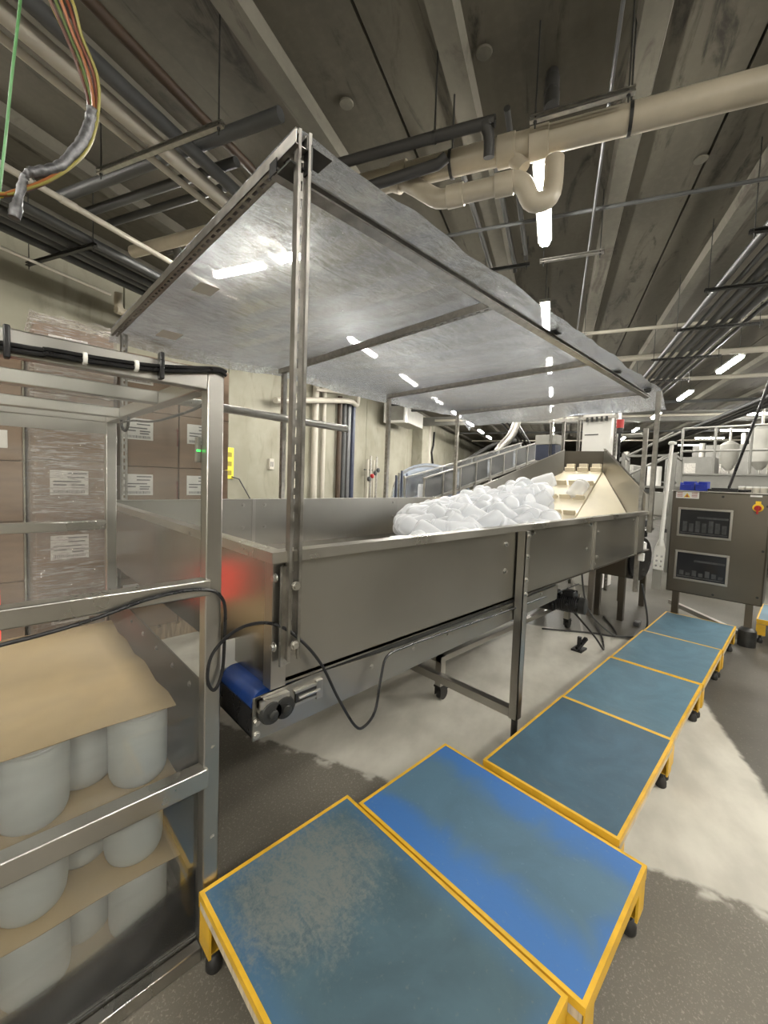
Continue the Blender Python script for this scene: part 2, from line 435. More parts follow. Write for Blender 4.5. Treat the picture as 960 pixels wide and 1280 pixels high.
for i, u in enumerate((7.8, 10.7, 13.6, 16.5, 19.4, 22.3, 25.2)):
    strip_light(u, 3.85, 4.27, '%s distant strip light of the row nearest the concrete wall' % ORD[i], group='distant wall row lights', far=True)
for i, u in enumerate((11.1, 14.4, 18.1, 22.4, 26, 29)):
    strip_light(u, -3.3, 4.27, '%s strip light of the row beside the conduit rack, counted from the camera' % ORD[i], group='distant rack row lights', far=True)
for i, (u, v) in enumerate(((18.2,-6.6),(22.9,-7.3),(26.2,-7.2),(30.3,-7.4))):
    strip_light(u, v, 4.27, '%s crosswise strip light above the mezzanine, counted from the right' % ORD[i], along='v', group='lights above the mezzanine', far=True)
for u, v in ((-3.6,.3),(-1.0,3.4),(-3.6,3.6),(1.3,-2.6),(-1.6,-2.6),(4.6,-5.2),(-4.2,-2.6),(9,-7),(1.4,5.6),(13.5,-8),(6,-3.9),(9.5,-5.2),(3.2,-4.6),(2,-7),(7,-9),(-5,-.6),(-5.6,2.2),(-5.6,-3.2),(-7.4,.6),(-7.4,3.2),(-7.4,-2.2)):  # unseen extra fixtures, added to brighten the room
    strip_light(u, v, 4.27, 'added fill strip light on the ceiling behind or beside the viewer', group='added fill lights outside the picture')

# ------------------------------------------------------------------ pipes, struts and conduit under the ceiling
def pipe(name, pts, r, m, label, cat='pipe', n=16, couplings=(), group=None, sm=0, hooks=()):
    P = smooth_path(pts, sm) if sm else pts
    loc = tuple(pts[0])
    t = Thing(name, label, cat, loc, group, bld=True)
    mb = MB(); mb.tube(P, r, n); t.part('pipe_run', mb, m)
    for (p, d) in couplings:
        p, d = Vector(p), Vector(d).normalized(); c = MB(); c.lathe([(r*1.0,-.075),(r*1.17,-.07),(r*1.17,.07),(r*1.0,.075)], n, p, d); t.part('coupling', c, m)
    for p in hooks:                # hanger rod with a clamp ring round the pipe
        p = Vector(p); dd = (Vector(pts[-1])-Vector(pts[0])).normalized()
        h = MB(); h.lathe([(r*.95,-.012),(r*1.09,-.012),(r*1.09,.012),(r*.95,.012)], n, p, dd)
        h.cyl(p+Vector((0,0,r)), (p.x, p.y, 5.0), .007, 6); t.part('hanger', h, DARKM)
    return t
pipe('drain_pipe', [(3.6,-3.4,4.25),(3.6,2.82,4.335)], .10, PVC, 'long cream plastic drain pipe crossing under the ceiling above the canopy',
     couplings=[((3.6,.27,4.29),(0,1,0)),((3.6,.52,4.295),(0,1,0)),((3.6,1.45,4.32),(0,1,0)),((3.6,-2.3,4.26),(0,1,0))],
     hooks=[(3.6,.98,4.305),(3.6,-.36,4.285)])
tb = pipe('branch_pipe', [(3.6,1.52,4.30),(3.58,1.38,4.24),(3.56,1.12,4.04),(3.55,1.02,4.0),(3.55,.9,4.0),(3.55,.5,4.0),(3.55,.42,4.0),(3.56,.36,3.95),(3.58,.31,3.85),(3.6,.24,3.83),(3.62,.17,3.87),(3.63,.15,3.98),(3.63,.15,4.16)],
     .075, PVC, 'cream branch pipe with a U shaped trap below the drain pipe', sm=3,
     couplings=[((3.55,.92,4.0),(0,1,0)),((3.55,.52,4.0),(0,1,0)),((3.6,1.5,4.29),(0,1,.5))])
pipe('trap_vent', [(3.6,.5,4.28),(3.6,.44,4.2),(3.6,.38,4.12)], .06, PVC, 'short cream stub pipe slanting down from the drain pipe beside the trap')
pipe('steel_pipe', [(3.3,2.8,4.36),(3.3,.75,4.32),(3.3,.66,4.30),(3.32,.62,4.24),(3.36,.62,4.1)], .042, PIPED, 'dark pipe with a rounded elbow just behind the drain pipe', sm=3, hooks=[(3.3,1.05,4.325)])
pipe('capped_pipe', [(3.42,2.3,4.14),(3.42,1.05,4.2),(3.42,.98,4.24)], .045, PIPED, 'short black capped pipe lying above the drain pipe')
pipe('sprinkler_line', [(5.02,-3.4,4.46),(5.02,2.6,4.58)], .020, PIPEG, 'thin pale sprinkler line crossing the ceiling behind the bright strip light', n=10)
pipe('roof_conduit', [(-2,-.215,4.47),(16,-.215,4.47)], .013, COND, 'thin white conduit running away along the ceiling rib at right', n=8)
pipe('cross_main', [(10.3,-6,4.35),(10.3,1.5,4.35)], .06, PIPEW, 'pale pipe crossing the far ceiling below the conduit rack')
pipe('cross_line', [(8.6,-6,4.4),(8.6,1.6,4.4)], .03, PIPEW, 'slim pale pipe crossing the ceiling in front of the conduit rack')
pipe('large_white_pipe', [(-3,3.25,4.32),(6.2,3.25,4.32)], .062, PIPEW, 'thick white pipe running along the upper left ceiling')
pipe('slim_white_pipe', [(-3,3.42,4.30),(6.2,3.42,4.30)], .03, PIPEW, 'slimmer white pipe alongside the thick white one')
pipe('grey_pipe', [(-3,3.06,4.35),(6.2,3.06,4.35)], .055, PIPEG, 'grey pipe between the thick white pipe and the brown pipe')
pipe('brown_pipe', [(-3,2.96,4.6),(6.2,2.96,4.6)], .042, PIPEB, 'brown pipe running along the upper left ceiling')
pipe('white_conduit', [(-3,4.57,4.17),(5.3,4.57,4.17)], .03, PIPEW, 'single white pipe slanting over the boxes at left', couplings=[((2.62,4.57,4.17),(1,0,0))])
for i, (v, r) in enumerate(((5.16,.05),(5.32,.04),(5.47,.05),(5.66,.06),(5.84,.045))):
    pipe('wall_side_pipe', [(-2,v,4.22+(i%2)*.03),(6.3+i*.2,v,4.22+(i%2)*.03)], r, PIPEG, '%s dark grey pipe from the wall end of the bundle along the left wall' % ORD[4-i], group='grey pipes along the left wall')
pipe('low_white_pipe', [(1.2,6.1,4.1),(4.05,6.1,4.1)], .018, PIPEW, 'thin white pipe with an open end along the top of the left wall')
pipe('elbow_pipe', [(4.3,6.3,4.25),(4.3,6.3,4.08),(4.36,6.3,4.0),(4.5,6.3,4.0),(7.2,6.3,4.0)], .055, PVC, 'cream pipe with an elbow at the top of the left wall', sm=3)
for i, (u, va, vb, r, z) in enumerate(((2.83,2.2,5.1,.055,4.47),(3.1,2.9,5.1,.045,4.47),(3.36,3.3,5.1,.04,4.5))):
    pipe('cross_pipe', [(u,va,z),(u,vb,z)], r, PIPEG, ('dark grey pipe crossing behind the wires, nearest of three', 'dark grey pipe crossing behind the wires, middle of three', 'dark grey pipe crossing behind the wires, farthest of three')[i])
pipe('tan_pipe', [(3.6,3.5,4.28),(3.6,5.0,4.28)], .07, PVC, 'thick tan pipe crossing above the left corner of the canopy')
pipe('short_elbow', [(3.75,4.6,4.3),(3.75,4.45,4.3),(3.75,4.4,4.2),(3.75,4.4,3.95)], .05, PIPED, 'black elbow pipe dropping below the tan pipe', sm=3)
pipe('roof_drain', [(3.81,.21,4.98),(3.7,.20,4.72),(3.58,.19,4.52)], .05, PIPED, 'black drain stub with clamp bands coming down from the ceiling', couplings=[((3.74,.205,4.82),(.3,0,1)),((3.62,.195,4.6),(.3,0,1))])
for i, (u, v) in enumerate(((6.0,1.05),(6.0,.72),(5.7,.55))):
    pipe('ceiling_line', [(u-2.0,v,4.72),(u+.35,v,4.72),(u+.4,v,4.66)], .028, PIPED, ('dark pipe ending in a dark fitting behind the branch pipe, left one', 'dark pipe ending in a dark fitting behind the branch pipe, middle one', 'dark pipe ending in a dark fitting behind the branch pipe, right one')[i], n=10)

def hanger(u, va, vb, z, label, m=GALV, up='open'):
    t = Thing('strut_hanger', label, 'hanger', (u, (va+vb)/2, z), bld=True)
    b = MB(); b.strut((u,va,z),(u,vb,z), (-1,0,0) if up == 'side' else (0,0,-1)); t.part('strut_channel', b, m)
    for v in (va+.04*(1 if vb > va else -1), vb-.04*(1 if vb > va else -1)):
        r = MB(); r.cyl((u,v,z-.07),(u,v,5.0),.006,6); r.cyl((u,v,z-.035),(u,v,z-.022),.014,6); t.part('threaded_rod', r, DARKM)
    return t
hanger(2.48, 2.46, 3.9, 4.2, 'perforated strut with rods carrying the white and grey pipes at upper left', up='side')
hanger(3.16, 5.02, 6.36, 4.14, 'dark strut hanger under the grey pipe bundle by the left wall', DARKM, 'side')
hanger(3.38, .33, -.36, 4.31, 'strut hanger with two rods above the cream drain pipe', up='side')
hanger(5.48, .33, -.37, 4.30, 'brightly lit strut hanger at the end of the glaring strip light', up='side')
hanger(8.3, .33, -.37, 4.30, 'small strut hanger beside the second strip light', up='side')
hanger(6.15, 1.15, .5, 4.62, 'black strut hanger holding three dark pipes behind the branch pipe', DARKM, 'side')
# conduit rack on the right
for i in range(6):
    v = -1.80 - i*.155
    pipe('rack_conduit', [(4.2,v,4.2),(15.5,v,4.2)], (.04,.028,.05,.036,.05,.03)[i], COND, '%s grey conduit from the left in the hanging rack at upper right' % ORD[i], 'conduit', 12, group='conduits in the right hand rack')
for i, u in enumerate((5.2, 6.52, 8.0, 9.7, 11.6)):
    hanger(u, -1.62, -2.75, 4.12, ('first dark strut under the conduit rack, nearest', 'second dark strut under the conduit rack', 'third dark strut under the conduit rack', 'fourth dark strut under the conduit rack', 'last dark strut under the conduit rack, farthest')[i], DARKM, 'side')
for i in range(4):
    v = -5.0 - i*.2
    pipe('far_conduit', [(9,v,4.1),(34,v,4.1)], .045, COND, '%s pale conduit from the left in the far rack above the mezzanine' % ORD[i], 'conduit', 8, group='conduits in the far rack')
for i in range(4):
    v = 2.4 - i*.22
    pipe('far_left_conduit', [(13,v,4.29),(34,v,4.29)], .05, COND, '%s pale conduit from the wall side under the far end of the canopy' % ORD[i], 'conduit', 8, group='conduits beyond the canopy')
for i, (u, z) in enumerate(((13, 4.45),(16,4.4),(19.5,4.5),(24,4.4),(29,4.45))):
    pipe('far_cross_pipe', [(u,-14,z),(u,5.6,z)], .05, PIPEG if i % 2 else PIPEW, ('pale pipe crossing the far ceiling, nearest of five', 'dark pipe crossing the far ceiling, second of five', 'pale pipe crossing the far ceiling, third of five', 'dark pipe crossing the far ceiling, fourth of five', 'pale pipe crossing the far ceiling, farthest of five')[i], n=8)
bm = MB(); bm.box(20,-16,4.35,20.4,6.9,4.75); single('cross_beam', bm, BEAM, 'deep grey beam crossing the far ceiling', 'beam', bld=True, loc=(20,-4,4.35))
for i, (u, v) in enumerate(((3.45,1.95),(3.44,.71),(5.3,-1.2))):
    d = MB(); d.lathe([(.06,0),(.066,.012),(.05,.02),(.03,.012)], 16, (u,v,4.97)); single('ceiling_cap', d, STEM, ('round cap in the ceiling above the canopy corner','round cap in the ceiling between the ribs at top right','round cap in the ceiling near the right edge')[i], 'cap', bld=True, loc=(u,v,4.97))

# ------------------------------------------------------------------ things on the left wall
def wall_single(name, pts, r, m, label, cat='pipe', n=10, group=None):
    b = MB(); b.tube(pts, r, n); return single(name, b, m, label, cat, group, bld=True, loc=tuple(pts[0]))
wall_single('white_downpipe', [(10.75,6.85,.2),(10.75,6.85,4.7)], .10, PIPEW, 'wide white vertical pipe on the wall behind the front canopy post')
wall_single('slim_downpipe', [(11.3,6.88,.2),(11.3,6.88,4.7)], .07, PIPEW, 'narrower white vertical pipe right of the wide white one')
for i, (u, m, n) in enumerate(((12.3,PIPEB,'brown'),(12.62,PIPEG,'dark grey'),(12.95,COND,'steel'),(13.3,DARKBLUE,'blue grey'))):
    wall_single('vertical_pipe', [(u,6.87,.3),(u,6.87,4.3)], .085, m, '%s vertical pipe in the bundle right of the front canopy post' % n)
z = Thing('zigzag_pipe', 'white pipe with right angle bends high on the wall', 'pipe', (9.9,6.6,3.7), bld=True)
b = MB(); b.tube(smooth_path([(8.5,6.6,3.45),(12.2,6.6,4.12),(12.9,6.6,4.12),(13.05,6.6,4.2),(13.15,6.6,4.6),(13.35,6.6,4.72),(15.5,6.6,4.74)],3), .085, 10); z.part('pipe_run', b, PIPEW)
b = MB(); b.tube([(10.5,6.7,4.15),(13.0,6.7,4.5)], .05, 8); z.part('upper_pipe', b, PIPEW)
h = Thing('unit_heater', 'grey hanging unit heater with an open square outlet by the wall', 'heater', (17,6.2,3.9), bld=True)
b = MB(); b.box(15.9,5.85,3.95,18.4,6.6,4.6); h.part('casing', b, DUCTM, bev=.03)
b = MB(); 
for (a0,c0,a1,c1) in ((5.75,3.9,6.7,3.98),(5.75,4.72,6.7,4.8),(5.75,3.98,5.83,4.72),(6.62,3.98,6.7,4.72)): b.box(15.7,a0,c0,15.95,a1,c1)
h.part('outlet_frame', b, WHITEP)
b = MB(); b.box(15.93,5.84,3.98,15.96,6.61,4.7); h.part('dark_outlet', b, DARKM)
b = MB(); 
for uu in (16.2,18.1): b.cyl((uu,6.2,4.6),(uu,6.2,5.0),.012,6)
h.part('hanger_rod', b, DARKM)
b = MB(); b.box(20.3,6.45,0,21.4,7.0,5.0); single('wall_column', b, WALL, 'concrete pilaster on the wall beyond the unit heater', 'column', bld=True, loc=(20.8,6.7,0), bev=.02)
wall_single('far_downpipe', [(22.3,6.75,.2),(22.3,6.75,4.6)], .16, PIPEW, 'white vertical pipe beside the wall pilaster')
wall_single('far_cable', [(23.3,6.7,4.4),(23.2,6.7,3.6),(22.9,6.7,3.2),(23.2,6.7,2.6),(23.3,6.7,1)], .06, BLACKP, 'black cable looping down beside the far white pipe', 'cable')
s = Thing('wall_sign', 'tall narrow yellow sign on the wall beside the stacked boxes', 'sign', (7.36,6.98,1.45), bld=True)
b = MB(); b.box(7.24,6.975,1.45,7.5,6.995,2.17); s.part('sign_panel', b, SIGNY, bev=.004)
b = MB()
for k in range(3): b.box(7.31,6.969,1.53+k*.21,7.43,6.976,1.64+k*.21)
s.part('dark_symbols', b, pm('sign_symbols',(.30,.24,.02),.5), 'faded dark symbols')
b = MB(); b.tube([(7.42,6.95,1.5),(7.6,6.9,1.45),(8.05,6.9,.9)], .015, 8); s.part('pull_cord', b, PIPEG)
o_ = Thing('wall_outlet', 'small white electrical box on the wall left of the front post', 'outlet', (9.0,6.97,2.0), bld=True)
b = MB(); b.box(8.75,6.93,1.72,8.93,7.0,2.0); o_.part('cover_plate', b, PIPEW, bev=.006)
b = MB(); b.box(8.79,6.925,1.79,8.82,6.931,1.92); b.box(8.86,6.925,1.79,8.89,6.931,1.92); o_.part('socket', b, INK)
rk = Thing('valve_manifold', 'rack of thin vertical pipes and valves on the wall behind the blue bowl', 'pipes', (14.6,6.6,1), bld=True)
for k in range(4):
    b = MB(); b.cyl((14.3+k*.28,6.7,.6),(14.3+k*.28,6.7,2.3+.15*(k%2)),.045,8); rk.part('riser', b, GALV if k % 2 else PIPEW)
    b = MB(); b.lathe([(.03,0),(.09,.03),(.09,.12),(.03,.15)],10,(14.3+k*.28,6.7,1.55+.12*k),(0,-1,0)); rk.part('valve', b, REDP if k == 1 else PIPEG)
b = MB(); b.bar((14.1,6.75,1.9),(15.4,6.75,1.9),.04,.04); rk.part('cross_rail', b, DARKM)

# ------------------------------------------------------------------ cartons stacked behind the hopper
def sticker(x0, z0, x1, z1, y, big=True, rng=None):
    m = MB(); m.mi = 0; m.box(x0, y-.0015, z0, x1, y, z1); m.mi = 1
    w, h = x1-x0, z1-z0; q = y-.002
    rows = [(.45,.86,.95),(.45,.70,.90),(.08,.52,.80),(.08,.38,.42),(.55,.38,.9),(.55,.27,.86)]
    for a, zz, e in rows: m.box(x0+w*a, q-.0006, z0+h*zz, x0+w*e, q, z0+h*(zz+.055))
    k = 0.08
    while k < .9:
        wd = .012+.02*((int(k*100) * 7) % 5)/5; m.box(x0+w*k, q-.0006, z0+h*.07, x0+w*min(.92,k+wd), q, z0+h*.19); k += wd+.018
    return m
def carton(x0, y0, z0, x1, y1, z1, label, group, lab=True, arrow=False, ldx=.02):
    t = Thing('carton', label, 'box', ((x0+x1)/2, (y0+y1)/2, z0), group)
    e = .004
    m = MB(); m.box(x0+e, y0, z0+.001, x1-e, y1, z1-.002); t.part('box_body', m, CARD, bev=.008)
    m = MB(); m.box((x0+x1)/2-.03, y0-.001, z1-.11, (x0+x1)/2+.03, y0+.001, z1-.004)
    t.part('packing_tape', m, TAPE)
    if lab: t.part('shipping_label', sticker(x0+ldx, z0+.235, x0+ldx+.235, z0+.235+.185, y0-.001), [PAPER, INK], 'white printed label')
    if arrow:
        m = MB(); m.box(x1-.006-.012, y0-.0015, z0+.20, x1-.006, y0-.0005, z0+.34); m.prism([(x1-.03,y0-.0015,z0+.34),(x1+.0,y0-.0015,z0+.34),(x1-.012,y0-.0015,z0+.37)],(0,.001,0)); t.part('printed_arrow', m, pm('arrow_ink',(.16,.06,.045),.7))
    return t
names = ['bottom','second','third','fourth','top']
def pallet(x0, y0, x1, y1, label, m, zt=.14):
    t = Thing('pallet', label, 'pallet', ((x0+x1)/2,(y0+y1)/2,0))
    for k in range(6):
        w = (x1-x0)/6; b = MB(); b.box(x0+k*w+.012, y0, zt-.022, x0+(k+1)*w-.012, y1, zt); t.part('deck_board', b, m, bev=.003)
    for k in range(3):
        yy = y0+(y1-y0-.1)*k/2; b = MB(); b.box(x0, yy, 0, x1, yy+.1, zt-.022); t.part('stringer', b, m, bev=.003)
pallet(.80, 4.1, 1.79, 5.3, 'wooden pallet under the right hand stack of labelled cartons', WOODP)
for L in range(5):
    for c in range(2):
        x0 = .82 + c*.475; z0 = .14 + L*.488
        carton(x0, 4.11, z0, x0+.473, 4.72, z0+.488, 'brown labelled carton, %s layer of the right stack, %s column' % (names[L], ('left','right')[c]), 'cartons in the right stack', arrow=(c == 0), ldx=(.02,.07)[c])
pallet(.22, 3.9, .77, 5.0, 'wooden pallet under the shrink wrapped stack of cartons', WOODP)
for L in range(5):
    for c in range(2):
        z0 = .14 + L*.495; y0 = 3.92 + c*.52
        carton(.245, y0, z0, .745, y0+.515, z0+.495, 'shrink wrapped carton, %s layer of the left stack, %s' % (names[L], ('front','rear behind it')[c]), 'cartons in the wrapped stack', lab=(c == 0), ldx=.09)
pallet(-.42, 4.4, .215, 5.4, 'wooden pallet under the stack at the far left edge', WOODP)
for L in range(5):
    z0 = .14 + L*.49
    carton(-.40, 4.42, z0, .215, 5.3, z0+.49, 'plain brown carton in the stack at the far left edge, %s layer' % names[L], 'cartons at the far left edge', lab=False)
    if L == 3:
        m = MB(); m.box(.06, 4.4175, z0+.1, .12, 4.4195, z0+.24); tag(link('sticker', m, PAPER), 'small white sticker on the stack of cartons at the far left', 'sticker')
w = MB(); X0, X1, Y0, Y1 = .232, .758, 3.905, 4.965; seg = 14
ring = []
for (a, b) in (((X0,Y0),(X1,Y0)),((X1,Y0),(X1,Y1)),((X1,Y1),(X0,Y1)),((X0,Y1),(X0,Y0))):
    for i in range(seg): ring.append((a[0]+(b[0]-a[0])*i/seg, a[1]+(b[1]-a[1])*i/seg))
nz = 26; vs = []
for k in range(nz+1):
    for (x, y) in ring: vs.append((x+R.uniform(-.005,.005), y+R.uniform(-.006,.004), .12+2.56*k/nz + R.uniform(-.012,.012)))
n = len(ring); fs = [(k*n+j, k*n+(j+1)%n, (k+1)*n+(j+1)%n, (k+1)*n+j) for k in range(nz) for j in range(n)]
w.add(vs, fs)
gx = [X0+(X1-X0)*i/8 for i in range(9)]; gy = [Y0+(Y1-Y0)*i/8 for i in range(9)]
w.add([(x, y, 2.665+R.uniform(-.015,.02)) for y in gy for x in gx], [(j*9+i, j*9+i+1, (j+1)*9+i+1, (j+1)*9+i) for j in range(8) for i in range(8)])
single('stretch_wrap', w, WRAP, 'shiny clear stretch wrap around the left stack of cartons', 'plastic wrap', loc=(.5,4.4,.12))

# ------------------------------------------------------------------ the steel hopper (surveyed units, then K)
hop = Thing('steel_hopper', 'long stainless steel bottle hopper on legs under the film canopy', 'hopper', K(3.2, 2.6, .9)[:2] + (0,))
def hp(name, mb, m, label=None, parent=None, **k): return hop.part(name, mb.xf(K), m, label, parent, **k)
XN, XF, YN, YF = .763, 5.80, 1.355, 4.15
m = MB(); m.prism([(XN,YN,.765),(XF,YN,.80),(XF,YN,1.27),(XN,YN,1.27)],(0,.006,0)); sideN = hp('side_panel', m, STEELX)
m = MB(); m.box(XN,YF,.765,XF,YF+.006,1.30); sideF = hp('side_panel', m, STEELX)
m = MB(); m.box(XN-.004,YN+.004,.765,XN+.002,YF,1.27); hp('end_panel', m, ENDP)
m = MB(); m.box(XN,YN,.775,XF+.3,YF,.79); hp('hopper_floor', m, STEELD)
m = MB()
m.box(XN-.03,YN-.035,1.25,XF,YN-.030,1.2858); m.box(XN-.03,YN-.035,1.286,XF,YN+.03,1.29)
m.box(XN-.03,YN-.0298,1.25,XN-.025,YF,1.2858); m.box(XN-.03,YN+.0302,1.286,XN+.03,YF,1.29)
hp('rim', m, ALU, 'bright folded rim')
m = MB(); m.box(XN-.03,YF-.02,1.30,XF+.05,YF+.03,1.306); hp('rim', m, ALU)
for x in (2.70, 4.30): 
    m = MB(); m.box(x-.004,YF-.002,.8,x+.004,YF+.002,1.30); hp('panel_seam', m, STEEL, parent=sideF)
for x in (.80+.05,): 
    m = MB(); m.box(2.05,YF-.004,.8,2.09,YF+.001,1.30); hp('panel_seam', m, STEEL, parent=sideF)
for (x, z) in ((1.95,1.24),(1.95,1.0),(2.2,1.24),(2.2,1.0),(4.22,1.24),(4.22,1.03),(5.55,1.24),(5.55,1.03)):
    m = MB(); m.bolt((x,YF-.001,z),(0,-1,0),.014,.012); hp('bolt', m, STEEL, parent=sideF)
# seam flanges and bolts on the near side
for x in (4.06, 5.45):
    m = MB(); m.box(x-.03,YN-.008,.79,x+.03,YN,1.25); m.box(x-.003,YN-.02,.79,x+.003,YN-.008,1.25); hp('seam_flange', m, STEEL, parent=sideN)
for (x, z) in ((2.82,1.22),(3.96,1.22),(4.16,1.14),(3.9,1.0),(4.1,.84),(2.45,1.17),(2.45,.99),(4.16,.9),(5.3,1.2)):
    m = MB(); m.bolt((x,YN-.001,z),(0,-1,0),.012,.016); hp('bolt', m, ALU, parent=sideN)
# corner angle at the near end
m = MB(); m.box(XN-.006,YN-.008,.765,XN+.05,YN-.001,1.25); m.box(XN-.012,YN-.008,.765,XN-.005,YN+.05,1.25); hp('corner_angle', m, STEEL)
# legs
def leg(x, y, z1, s=.055):
    m = MB(); m.box(x-s/2,y-s/2,.30,x+s/2,y+s/2,z1); return m
for (x, yl) in ((2.62, YN-.04),(2.62, YF+.05),(4.12,YF+.05),(5.6,YF+.05)):
    near = yl < 2
    m = MB(); m.box(x-.032,yl-.03,-.06,x+.032,yl-.024,1.25 if near else 1.28); m.box(x-.032,yl-.03,-.06,x-.026,yl+.03,1.25 if near else 1.28); m.box(x+.026,yl-.03,-.06,x+.032,yl+.03,1.25 if near else 1.28)
    lg = hp('leg', m, STEEL)
    m = MB(); m.box(x-.03,yl-.022,-.05,x+.03,yl+.035,.01); m.cyl((x,yl,-.05),(x,yl,-.235),.022,12); m.cyl((x,yl,-.255),(x,yl,-.272),.06,16); hp('foot', m, DARKM, parent=lg)
    if near:
        for z in (1.22,1.08,.92,.82):
            m = MB(); m.bolt((x,yl-.03,z),(0,-1,0),.011,.014); hp('bolt', m, ALU, parent=lg)
for x in (2.62,):
    m = MB(); m.box(x-.03,YN-.06,-.055,x+.03,YF+.07,.005); hp('cross_bar', m, STEEL)
_hp0 = hp
def hp(name, mb, m, label=None, parent=None, **k): return _hp0(name, mb.xf(lambda x,y,z: (x,y,z+.024*max(0,x-.9))), m, label, parent, **k)
# narrow blue belt along the near side
m = MB(); m.prism([(.685,YN-.004,.592),(.9,YN-.004,.592),(3.3,YN-.004,.592),(3.3,YN-.004,.705),(1.5,YN-.004,.728),(.95,YN-.004,.7635),(.685,YN-.004,.752)],(0,.008,0)); pl = hp('conveyor_side_plate', m, STEELX)
m = MB(); m.box(.685,1.66,.592,3.3,1.668,.745); hp('conveyor_side_plate', m, STEELX)
for i in range(8):
    m = MB(); m.bolt((.98+i*.29,YN-.004,.69),(0,-1,0),.008,.006); hp('bolt', m, STEEL, parent=pl)
for z in (.612,.66):
    m = MB(); m.bolt((.70,YN-.004,z),(0,-1,0),.010,.008); hp('bolt', m, ALU, parent=pl)
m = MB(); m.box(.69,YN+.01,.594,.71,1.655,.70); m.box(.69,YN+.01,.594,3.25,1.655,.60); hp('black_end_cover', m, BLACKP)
m = MB(); m.box(1.0,YN+.012,.62,3.3,YN+.018,.768); hp('gap_shade_strip', m, DARKM)  # dark strip added to stand in for shade under the hopper wall
path = []
for i in range(13):
    a = math.pi/2 + math.pi*i/12; path.append((.745+.052*math.cos(a), .708+.052*math.sin(a)))
poly = [(3.25,.700)] + [(1.0,.700),(.85,.758)] + [(x, z) for x, z in path] + [(3.25,.656)]
m = MB(); m.prism([(x, YN+.028, z) for x, z in poly], (0,.27,0)); hp('blue_belt', m, BLUEBELT, 'blue conveyor belt wrapped round the end roller')
m = MB(); m.box(.66,1.672,.70,.86,1.682,.86); hp('cream_guide', m, WHITEP)
# bearing and take-up
m = MB(); m.box(.70,YN-.03,.715,.82,YN-.006,.745); m.box(.70,YN-.02,.70,.72,YN-.006,.745); hp('takeup_bracket', m, ALU)
for x in (.745,.80):
    m = MB(); m.lathe([(.0,-.03),(.040,-.03),(.044,-.022),(.044,-.004),(.03,0)][::-1],20,(x,YN-.005,.69),(0,1,0)); m.lathe([(.012,-.05),(.018,-.046),(.018,-.028)],12,(x,YN-.005,.69),(0,1,0)); hp('bearing', m, DARKM)
m = MB(); m.box(.86,YN-.012,.675,.98,YN-.004,.718); hp('takeup_slot', m, BLACKP)
m = MB(); m.box(.855,YN-.016,.718,.985,YN-.004,.727); m.box(.855,YN-.016,.668,.985,YN-.004,.677); m.box(.955,YN-.018,.66,.985,YN-.004,.735); hp('takeup_frame', m, STEEL)
m = MB(); m.cyl((.87,YN-.014,.697),(.97,YN-.014,.697),.008,8); hp('takeup_screw', m, ALU)
hp = _hp0
# chute with flared walls and the cleated elevator belt
TX, TYN, TYF, TZ = 7.0, 2.26, 2.88, 2.165
m = MB(); m.plate([(XF,YN+.003,.80),(TX,TYN,1.70),(TX,TYN,TZ),(XF,YN+.003,1.50)], .008); hp('chute_wall', m, STEELX)
m = MB(); m.plate([(XF,YF,.80),(TX,TYF,1.70),(TX,TYF,TZ),(XF-.02,YF,1.318)], .008); hp('chute_wall', m, STEELX)
m = MB(); m.bar((XF,YN,1.50),(TX,TYN,TZ),.03,.012); m.bar((XF,YN-.004,1.28),(XF,YN-.004,1.50),.03,.012); hp('chute_rim', m, ALU)
m = MB(); m.bar((XF-.02,YF,1.318),(TX,TYF,TZ),.03,.012); hp('chute_rim', m, ALU)
m = MB(); m.plate([(TX+.05,TYN-.01,1.2),(TX+.05,TYF+.01,1.2),(TX+.05,TYF+.01,2.15),(TX+.05,TYN-.01,2.13)], .01); hp('back_plate', m, STEELD)
bs = lambda s: (5.30+1.66*s, .66+1.14*s)     # belt line: X, Z
m = MB(); a, za = bs(0); b_, zb = bs(1)
m.plate([(a,2.24,za),(b_,2.26,zb),(b_,2.86,zb),(a,2.86,za)], .03); belt = hp('elevator_belt', m, CREAMP, 'cream cleated elevator belt')
nx, nz_ = -1.14/2.014, 1.66/2.014
for i in range(6):
    s_ = .05 + i*.19
    x, zz = bs(s_)
    for k in range(3):
        y0 = 2.265+k*.20; m = MB()
        m.prism([(x-.03*.8,y0,zz-.02),(x+.03*.8,y0,zz+.02),(x+.012+nx*.085,y0,zz+.005+nz_*.085),(x-.012+nx*.085,y0,zz-.005+nz_*.085)], (0,.165,0))
        hp('cleat', m, CREAMP, parent=belt, bev=.006)
for k in range(3):
    m = MB(); m.box(TX-.04,2.29+k*.2,1.80,TX+.03,2.29+k*.2+.13,1.93); hp('cleat', m, CREAMP, parent=belt, bev=.006)
m = MB(); m.plate([(5.28,2.22,.68),(XF,YN+.02,.92),(TX,TYN+.01,1.78),(6.97,2.25,1.79)], .012); hp('slide_panel', m, CREAML, 'pale cream sliding panel beside the belt')
m = MB(); m.plate([(5.28,2.88,.68),(6.97,2.87,1.79),(TX,TYF-.01,1.78),(XF,YF-.02,.92)], .012); hp('slide_panel', m, CREAML)
m = MB()
for (x, y) in ((6.7,2.15),(6.7,3.0)): m.box(x-.03,y-.03,-.27,x+.03,y+.03,1.5)
hp('elevator_stand', m, STEEL)
m = MB(); m.box(6.10,2.0,-.27,6.17,2.07,.86); hp('leg', m, STEEL)

